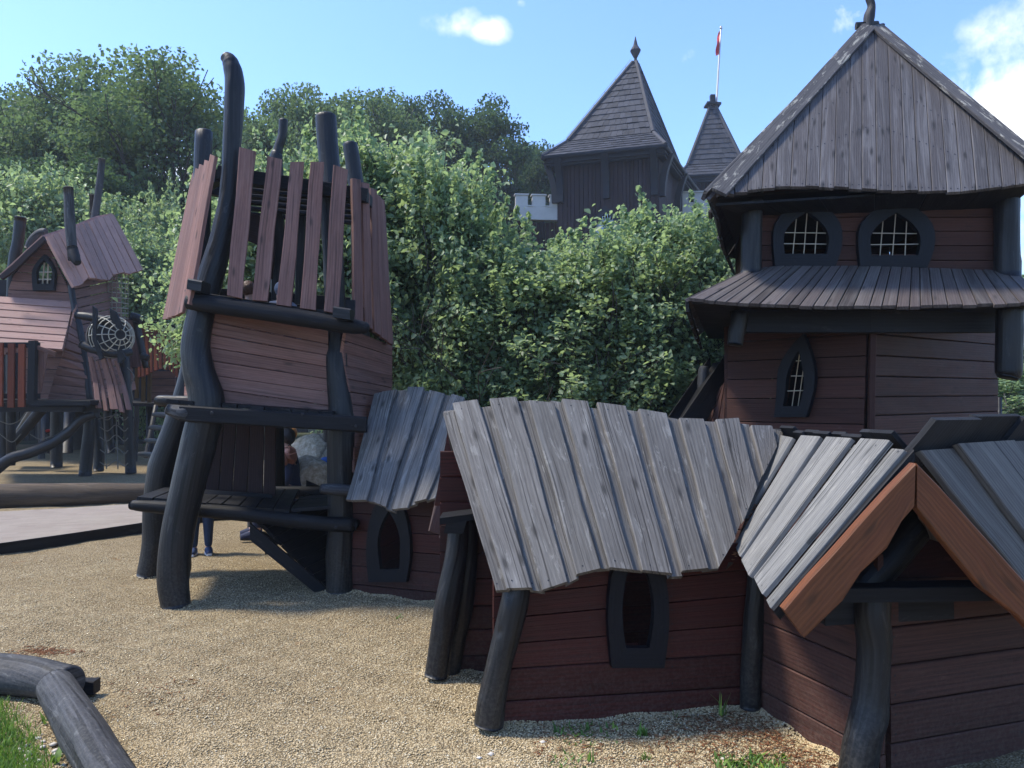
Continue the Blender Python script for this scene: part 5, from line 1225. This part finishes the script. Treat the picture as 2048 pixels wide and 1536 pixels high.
# adult with brown rucksack sitting on the rocks
b = W(556, 985, 9.0)
P1, T_, J = person(V((b.x+.20, 8.95, .03)), 1.6, R(-70), 'person in dark clothes sitting on the rocks with a brown backpack', ('navy', 'navy', 'navy'), True, 'hair_dark', .45, .5)
bp = root('backpack', 'brown leather backpack worn by the person sitting on the rocks', 'backpack', W(583, 930, 8.7))
mb = MB(); mb.blob(W(580, 912, 8.72), .082, .08, .112, 6, .5, 3); ptube(mb, [(566,897,8.64,1.2),(578,893,8.63,1.4),(592,900,8.64,1.2)], 6, 4, 0); ptube(mb, [(567,905,8.63,1.0),(580,909,8.62,1.0),(593,905,8.63,1.0)], 6, 4, 0); part('bag', mb, M['leather'], bp)
mb = MB(); mb.blob(W(568, 920, 8.66), .055, .05, .075, 9, .5, 3); part('pocket', mb, M['leather'], bp)
mb = MB(); ptube(mb, [(574,895,8.68,1.3),(579,889,8.68,1.3),(584,896,8.68,1.3)], 6, 4, 0); part('loop', mb, M['dark'], bp)
# ginger haired person further back
person(V((W(580,865,10.9).x, 10.95, 0)), 1.45, R(15), 'person with ginger hair and white top sitting behind the rocks', ('white_cloth', 'jeans', 'shoe'), True, 'hair_ginger', .5, .2)
# children standing inside the boarded box
person(W(497, 800, 6.75) + V((0,0,.02)), 1.02, R(150), 'child with brown hair peeping over the boarded box in the tower', ('leather', 'jeans', 'shoe'), hair='hair_brown')
person(W(562, 802, 6.8) + V((0,0,.02)), 1.03, R(200), 'child in a grey patterned hood inside the tower top', ('grey_cloth', 'navy', 'shoe'), hair='grey_cloth')
mb = MB(); mb.blob(W(652, 921, 9.3), .07, .05, .045, 11, .2, 3); single('bag', mb, M['blue_cloth'], W(652, 921, 9.3), 'bright blue bag lying on the rock beside the tower leg', 'bag')
# ================================================================== TREES
def leaves(pos, nrm, L, wd, rnd, mat, name, fold=.25):
    n = len(pos); nrm = nrm/np.linalg.norm(nrm, axis=1, keepdims=True)
    a = rng.normal(size=(n, 3)); a[:, 2] -= .5; t = a - nrm*np.sum(a*nrm, 1, keepdims=True); t /= np.linalg.norm(t, axis=1, keepdims=True)
    s = np.cross(nrm, t); L = L[:, None]; w = (L*wd); f = nrm*L*fold*.5
    v = np.stack([pos - t*L*.5, pos + t*L*.5 - nrm*L*.12, pos + s*w*.5 - t*L*.12 + f, pos + s*w*.34 + t*L*.2 + f*.6, pos - s*w*.5 - t*L*.12 + f, pos - s*w*.34 + t*L*.2 + f*.6], 1)
    fb = np.array([[0,2,3,1],[0,1,5,4]]); F_ = (fb[None] + (np.arange(n)*6)[:, None, None]).reshape(-1, 4)
    return npmesh(name, v.reshape(-1, 3), F_, np.repeat(rnd, 2), mat)
def unit(n):
    d = rng.normal(size=(n, 3)); return d/np.linalg.norm(d, axis=1, keepdims=True)
def grow(mb, p, d, L, r, lev, tips, rr, up=.25, split=3, spread=.75, minr=.012):
    pts = [p]; rad = [r]; q = p.copy(); dd = d.normalized()
    for i in range(4):
        dd = (dd + V((rr.gauss(0,.14), rr.gauss(0,.14), rr.gauss(0,.10)+up*.12))).normalized(); q = q + dd*(L/4); pts.append(q.copy()); rad.append(max(minr, r*(1-.42*(i+1)/4)))
    mb.tube(pts, rad, 7 if r > .06 else 5, 2 if r > .06 else 1, .05, caps=False)
    if lev == 0: tips.append((q, dd)); return
    for k in range(split):
        a = rr.uniform(0, 6.28)+k*6.28/split; e = dd.cross(V((math.cos(a), math.sin(a), .3))).normalized()
        nd = (dd + e*rr.uniform(spread*.6, spread*1.25)).normalized(); st = pts[-1] if k else pts[-1]
        if k == split-1 and split > 2: st = pts[2]
        grow(mb, st, nd, L*rr.uniform(.62,.85), rad[-1]*.75, lev-1, tips, rr, up, split, spread, minr)
    tips.append((q, dd))
# ---- near birches: three prototypes, leaf by leaf
def birch(seed, n=33000, low=.25):
    """unit birch bush about 4.4 m high, 1.5 m radius"""
    global rng; rng = np.random.default_rng(seed); rr = random.Random(seed)
    mb = MB(); tips = []
    for k in range(5):
        if low > 1: mb.tube([V((0,0,-.05)), V((.03,.02,low*.6)), V((0,.05,3.6))], [.06,.05,.02], 8, 4, .05, caps=False); break
        a = k*1.257+rr.uniform(-.3,.3); grow(mb, V((.14*math.cos(a), .14*math.sin(a), -.05)), V((.20*math.cos(a), .20*math.sin(a), 1)), 1.5, .05, 3, tips, rr, .6, 3, .6, .006)
    nt = 620; d = unit(nt); d[:, 2] = np.abs(d[:, 2])*1.0 - .25*rng.random(nt); r = rng.random(nt)**.42
    ph = rng.uniform(0, 6.28, 6); az = np.arctan2(d[:, 1], d[:, 0])
    lump = 1 + .16*np.sin(3*az+ph[0]) + .12*np.sin(5*az+ph[1]+4*d[:, 2]) + .10*np.sin(8*d[:, 2]+ph[2])
    h = rng.random(nt); cz = low + (4.35-low)*h**.9; rad = 1.05*np.sqrt(np.clip(1-((h-.42)/.62)**2, .02, 1))*lump
    ang = rng.uniform(0, 6.28, nt); rad *= 1 + .2*np.sin(2*ang+ph[3]+h*5)
    c = np.stack([np.cos(ang)*rad*r, np.sin(ang)*rad*r, cz], -1)
    out = np.stack([np.cos(ang), np.sin(ang), .5+0*ang], -1)
    k = rng.integers(0, nt, n); t = rng.random(n)
    tw = out*.26 + rng.normal(size=(nt, 3))*.16; tw[:, 2] += .18
    pos = c[k] + tw[k]*(t[:, None]-.35)*1.1 + rng.normal(size=(n, 3))*.075
    ns = n//9; sk = rng.integers(0, 26, ns); sa = rng.uniform(0, 6.28, 26); sr = .95*np.sqrt(rng.random(26)); sz0 = 4.25 - 1.1*sr**1.6 + rng.uniform(-.25, .15, 26)   # thin sprays standing proud of the crown
    st = rng.random(ns); ln_ = rng.uniform(.5, .95, 26); le = np.stack([np.cos(sa)*sr, np.sin(sa)*sr, sz0], -1)
    dr = np.stack([np.cos(sa)*.3, np.sin(sa)*.3, np.ones(26)], -1)
    pos[:ns] = le[sk] + dr[sk]*(st*ln_[sk])[:, None] + rng.normal(size=(ns, 3))*(.10*(1.15-st))[:, None]
    for i in range(26): mb.tube([V(le[i]) - V(dr[i])*.5, V(le[i] + dr[i]*ln_[i])], [.007, .002], 4, 1, 0, caps=False)
    nr = rng.normal(size=(n, 3))*.75 + out[k]*.45 + np.array([0, 0, .55])
    L = np.clip(.067*np.exp(rng.normal(0, .28, n)), .038, .115); rnd = np.clip(rng.normal(.45, .22, n) + .10*np.sin(k*1.7), 0, 1)
    wood_ = mb
    for i in range(0, nt, 2):
        p = V(c[i] - tw[i]*.5); wood_.tube([p, p + V(tw[i])*1.2], [.007,.003], 4, 1, 0, caps=False)
    return leaves(pos, nr, L, .72, rnd, M['leaf'], 'birch_crown'), mb.mesh('birch_trunk', M['bark'], V((0,0,0))), float(np.percentile(pos[:, 2], 99.2))
protos = [birch(s) for s in (11, 23, 37)]; high = birch(41, 23000, 2.1)
rp_ = random.Random(5)
def place(name, label, catg, grp, pr, px, d, top, width, rot, base=0.0):
    hp = pr[2]
    p = W(px, 800, d); h = 1.6 + (800-top)*d/F
    o = bpy.data.objects.new(name, None); C.objects.link(o); o.location = (p.x, d, base); o.rotation_euler.z = rot; o.empty_display_size = .3
    s = (h-base)/hp; o.scale = (width, width, s); tag(o, label, catg, grp)
    for nm, me in (('crown', pr[0]), ('trunk', pr[1])):
        c = bpy.data.objects.new(nm, me); C.objects.link(c); c.parent = o
BG = 'birch bushes behind the huts'
for i, (px, d, top, w, lb) in enumerate((
    (505, 9.6, 345, .85, 'birch with leaves hanging out left of the leaning tower top'),
    (330, 24.0, 400, 1.2, 'birch bush beyond the palisade walkway, left of the leaning tower'),
    (575, 10.2, 330, .8, 'birch behind the leaning tower between its tallest post and the slats'),
    (650, 9.9, 300, .95, 'birch directly behind the slatted top of the leaning tower'),
    (765, 9.7, 285, 1.0, 'tallest birch bush just right of the leaning tower'),
    (900, 9.3, 352, .8, 'birch bush second to the right of the leaning tower'),
    (985, 9.2, 505, .85, 'lower birch bush below the left castle parapet'),
    (1100, 9.0, 505, .9, 'birch bush below the left edge of the castle tower'),
    (1225, 9.0, 485, .9, 'birch bush in front of the castle tower window'),
    (1335, 9.3, 425, .85, 'birch bush below the right corner of the castle tower'),
    (1430, 9.6, 440, .7, 'birch bush touching the left eaves of the hut tower'),
    (800, 11.2, 310, 1.0, 'birch bush in the second row behind the tallest one'),
    (1160, 11.0, 490, 1.1, 'birch bush in the second row below the castle'),
    (1000, 11.0, 505, .95, 'birch bush in the second row below the parapet'))):
    place('birch_bush', lb, 'bush', BG, (high if i in (0, 2, 3, 4) else protos[i % 3]), px, d, top, w, rp_.uniform(0, 6.28))
for i, (px, d, top, w, lb) in enumerate((
    (85, 21, 345, 1.5, 'light green bushy birch behind the chimney posts of the stilt house'),
    (195, 21.5, 395, 1.5, 'light green birch behind the roof of the stilt house'),
    (270, 20, 470, 1.25, 'light green birch between stilt house and palisade walkway'),
    (5, 22, 470, 1.4, 'light green birch at the left edge behind the stilt house'))):
    place('birch_bush', lb, 'bush', 'light birches behind the stilt house', high, px, d, top, w, rp_.uniform(0, 6.28))
# ---- woodland trees
def oak(seed, H, cr, n, open_=False, leafm='leaf_far'):
    global rng; rng = np.random.default_rng(seed); rr = random.Random(seed); mb = MB(); tips = []
    th = H*(.28 if not open_ else .36)
    mb.tube([V((0,0,-.2)), V((.05,0,th*.5)), V((.1,.05,th))], [.34,.28,.25], 10, 4, .05, caps=False)
    for k in range(6):
        a = k*1.05+rr.uniform(-.3,.3); grow(mb, V((.1,.05,th*rr.uniform(.85,1.0))), V((math.cos(a)*.75, math.sin(a)*.75, 1.0 if k < 5 else 1.6)), H*.27, .15, 3, tips, rr, .35, 3, .62, .018)
    P = np.array([tuple(t[0]) for t in tips]); P = P[P[:, 2] > th*.75]
    sc = np.array([cr/max(1e-3, np.percentile(np.hypot(P[:, 0], P[:, 1]), 95))]*2 + [1.0]); zmax = np.percentile(P[:, 2], 95); sc[2] = H/zmax
    for i, v in enumerate(mb.v): mb.v[i] = V((v.x*sc[0] if v.z > th else v.x*lerp(1, sc[0], max(0, v.z/th)), v.y*sc[1] if v.z > th else v.y*lerp(1, sc[1], max(0, v.z/th)), v.z*sc[2]))
    P = P*sc; P = P[(np.hypot(P[:, 0], P[:, 1])/cr)**2 + (np.clip(P[:, 2]-.55*H, 0, None)/(.47*H))**2 < 1.1]
    for i, v in enumerate(mb.v):
        if v.z > .78*H: v.z = .78*H + (v.z-.78*H)*.55
    m = len(P)
    if not open_:
        ex = 110; h = rng.random(ex)*.62; a = rng.uniform(0, 6.28, ex); rad = cr*np.sqrt(np.clip(1-((h-.45)/.62)**2, .03, 1))*rng.random(ex)**.4
        P = np.vstack([P, np.stack([np.cos(a)*rad, np.sin(a)*rad, th*.5+(H-th*.5)*h], -1)]); m = len(P)
    if m > 190: P = P[rng.permutation(m)[:190]]; m = 190
    wt = rng.uniform(.3, 1.7, m); k = rng.choice(m, n, p=wt/wt.sum()); sz = .20+.26*wt/1.7
    off = unit(n)*(rng.random(n)**.5)[:, None]*np.array([1.75, 1.75, .95])*sz[k][:, None]*1.15
    pos = P[k] + off; nr = rng.normal(size=(n, 3))*.8 + np.array([0, 0, .8])
    L = rng.uniform(.085, .15, n); rnd = np.clip(rng.normal(.45, .2, n) + .15*np.sin(k*2.1), 0, 1)
    return leaves(pos, nr, L, .75, rnd, M[leafm], 'woodland_crown'), mb.mesh('woodland_trunk', M['bark'], V((0,0,0))), float(np.percentile(pos[:, 2], 99.5))
OD = [oak(101, 10, 3.0, 50000), oak(102, 10, 2.8, 50000, leafm='leaf_dark'), oak(103, 10, 3.3, 24000, True), oak(107, 10, 3.0, 30000, True)]
WG = 'woodland trees behind the play area'
for i, (px, d, top, w, lb, kd) in enumerate((
    (-95, 29, 300, 1.45, 'dark woodland tree at the left picture edge', 1), (20, 31, 190, 1.2, 'woodland tree second from the left, rising into two tops', 3), (165, 31, 140, 1.2, 'tall woodland tree behind the chimney posts', 3),
    (312, 28, 125, 1.3, 'open crowned oak with dark branches against the sky, left of the tallest post', 2),
    (470, 44, 250, 1.6, 'distant tree behind the tallest tower post', 0), (600, 38, 180, 1.25, 'woodland tree above the slatted tower top', 3), (665, 40, 205, 1.4, 'woodland tree behind the square tower posts', 0),
    (745, 41, 198, 1.5, 'open branched tree above the tallest birch', 2), (850, 44, 205, 1.4, 'dark round tree left of the pair beside the castle', 1), (965, 46, 218, 1.5, 'large dark tree beside the castle tower', 1), (1065, 52, 300, 1.3, 'dark tree touching the castle roof', 1),
    (-10, 24, 330, 1.0, 'low dark tree at the left edge behind the stilt house', 1), (150, 25, 330, 1.05, 'low dark tree behind the stilt house roof', 1), (330, 25.5, 470, .9, 'low dark tree under the open crowned oak', 1), (440, 33, 395, 1.2, 'low dark tree behind the left slats', 1), (1090, 53, 360, 1.3, 'low dark tree behind the left parapet', 1),
    (225, 32, 330, 1.1, 'mid height dark tree left of the oak trunk', 1), (60, 34, 230, 1.4, 'dark tree filling the gap behind the second woodland tree', 1))):
    place('woodland_tree', lb, 'tree', WG, OD[kd], px, d, top, w, rp_.uniform(0, 6.28))
for i, (px, d, top, w, lb) in enumerate(((2035, 17, 735, 1.3, 'low bush right of the hut tower wall'), (2080, 26, 560, 2.2, 'bush further off at the right edge beside the hut tower'), (1985, 20, 760, 1.5, 'low bush glimpsed under the right eaves of the hut tower'))):
    place('birch_bush', lb, 'bush', 'bushes right of the hut tower', protos[i], px, d, top, w, rp_.uniform(0, 6.28))
# ================================================================== SKY, SUN, CAMERA
SUN_EL, SUN_AZ = 58.0, -82.0            # azimuth measured from +Y (view direction) towards +X
def world():
    w = bpy.data.worlds.new('World'); SC.world = w; w.use_nodes = True; nt = w.node_tree; L = nt.links.new
    bg = nt.nodes['Background']
    sky = N(nt, 'ShaderNodeTexSky'); sky.sky_type = 'NISHITA'; sky.sun_disc = False; sky.sun_elevation = R(SUN_EL); sky.sun_rotation = R(SUN_AZ); sky.air_density = 1.0; sky.dust_density = .6; sky.ozone_density = 1.6
    tc = N(nt, 'ShaderNodeTexCoord'); D = tc.outputs['Generated']
    def nz(s, det, r, off=0):
        mp = N(nt, 'ShaderNodeMapping'); mp.inputs['Location'].default_value = (off, off*.7, 0); L(D, mp.inputs[0])
        n = N(nt, 'ShaderNodeTexNoise', i_Scale=s, i_Detail=det, i_Roughness=r, i_Distortion=.3); L(mp.outputs[0], n.inputs['Vector']); return n.outputs[0]
    n1, n2 = nz(7, 9, .6), nz(26, 6, .6, 3.1)
    tot = None
    for (px, py, a, b, s) in ((2120,215,215,105,1.5),(2030,75,120,65,.8),(1960,110,60,40,.55),(905,46,95,46,.5),(980,60,52,30,.75),(1690,30,75,60,.7),(1042,8,20,18,.35),(1380,112,40,30,.42),(1560,82,45,24,.4),(300,350,330,70,1.1),(700,330,200,40,.8),(-900,400,700,160,1.2),(2900,300,700,200,1.2)):
        c = ray(px, py).normalized(); r = c.cross(UP).normalized(); u = r.cross(c).normalized()
        def dot(v):
            n = N(nt, 'ShaderNodeVectorMath', operation='DOT_PRODUCT'); L(D, n.inputs[0]); n.inputs[1].default_value = tuple(v); return n.outputs['Value']
        f = math_(nt, 'DIVIDE', dot(r), dot(c)); g = math_(nt, 'DIVIDE', dot(u), dot(c))
        dx = math_(nt, 'MULTIPLY', f, F/a); dy = math_(nt, 'MULTIPLY', g, F/b)
        q = math_(nt, 'SQRT', math_(nt, 'ADD', math_(nt, 'MULTIPLY', dx, dx), math_(nt, 'MULTIPLY', dy, dy)))
        mk = math_(nt, 'MULTIPLY', math_(nt, 'MULTIPLY', math_(nt, 'SUBTRACT', 1.25, q, clamp=True), s), math_(nt, 'GREATER_THAN', dot(c), 0.1))
        tot = mk if tot is None else math_(nt, 'MAXIMUM', tot, mk)
    nn = math_(nt, 'ADD', math_(nt, 'MULTIPLY', math_(nt, 'SUBTRACT', n1, .5), 3.2), math_(nt, 'MULTIPLY', math_(nt, 'SUBTRACT', n2, .5), 1.6))
    cl = ramp(nt, math_(nt, 'ADD', math_(nt, 'SUBTRACT', tot, .42), math_(nt, 'MULTIPLY', nn, math_(nt, 'MULTIPLY', tot, 1.6, clamp=True))), (.0, 0.0), (.35, .35), (.95, 1.0))
    col = mix(nt, cl, mix(nt, 1.0, sky.outputs[0], SKYTINT, 'MULTIPLY'), CLOUD)
    L(col, bg.inputs[0]); bg.inputs[1].default_value = SKY_STR
SKYTINT = (.56, .68, .88); CLOUD = (3.9, 3.95, 4.05); SKY_STR = .15
world()
def haze():
    m, nt, b = newmat('thin_air'); nt.nodes.remove(b); v = N(nt, 'ShaderNodeVolumePrincipled'); v.inputs['Color'].default_value = (.80, .88, 1, 1); v.inputs['Density'].default_value = .0009; v.inputs['Anisotropy'].default_value = .2
    nt.links.new(v.outputs[0], nt.nodes['Material Output'].inputs['Volume'])
    mb = MB(); x, y0, y1, z0, z1 = 560, -80, 950, -1.2, 32
    P = [V(p) for p in ((-x,y0,z0),(x,y0,z0),(x,y1,z0),(-x,y1,z0),(-x,y0,z1),(x,y0,z1),(x,y1,z1),(-x,y1,z1))]; mb.v = P
    for f in ((3,2,1,0),(4,5,6,7),(0,1,5,4),(1,2,6,5),(2,3,7,6),(3,0,4,7)): mb.face(f, [(0,0)]*4, .5)
    single('haze', mb, m, (0,0,0), 'thin bluish summer air over the whole place', 'haze', kind='stuff')
haze()
sd = bpy.data.lights.new('sun', 'SUN'); sd.energy = 2.2; sd.angle = R(9); sd.color = (1.0, .93, .80)
so = bpy.data.objects.new('sun', sd); C.objects.link(so)
az, el = R(SUN_AZ), R(SUN_EL); sv = V((math.sin(az)*math.cos(el), math.cos(az)*math.cos(el), math.sin(el)))
so.rotation_euler = (-sv).to_track_quat('-Z', 'Y').to_euler()
cd = bpy.data.cameras.new('camera'); co = bpy.data.objects.new('camera', cd); C.objects.link(co); SC.camera = co
cd.sensor_fit = 'HORIZONTAL'; cd.sensor_width = 36; cd.lens = 36*F/2048; cd.clip_start = .05; cd.clip_end = 3000
co.location = (0, 0, EYE); co.rotation_euler = (R(90)+TH, 0, 0)
SC.view_settings.view_transform = 'Standard'; SC.view_settings.look = 'None'; SC.view_settings.exposure = 1.5; SC.view_settings.gamma = 1
SC.render.engine = 'CYCLES'; SC.cycles.max_bounces = 6; SC.cycles.transparent_max_bounces = 4
for o in bpy.data.objects:
    if 'base' in o: del o['base']
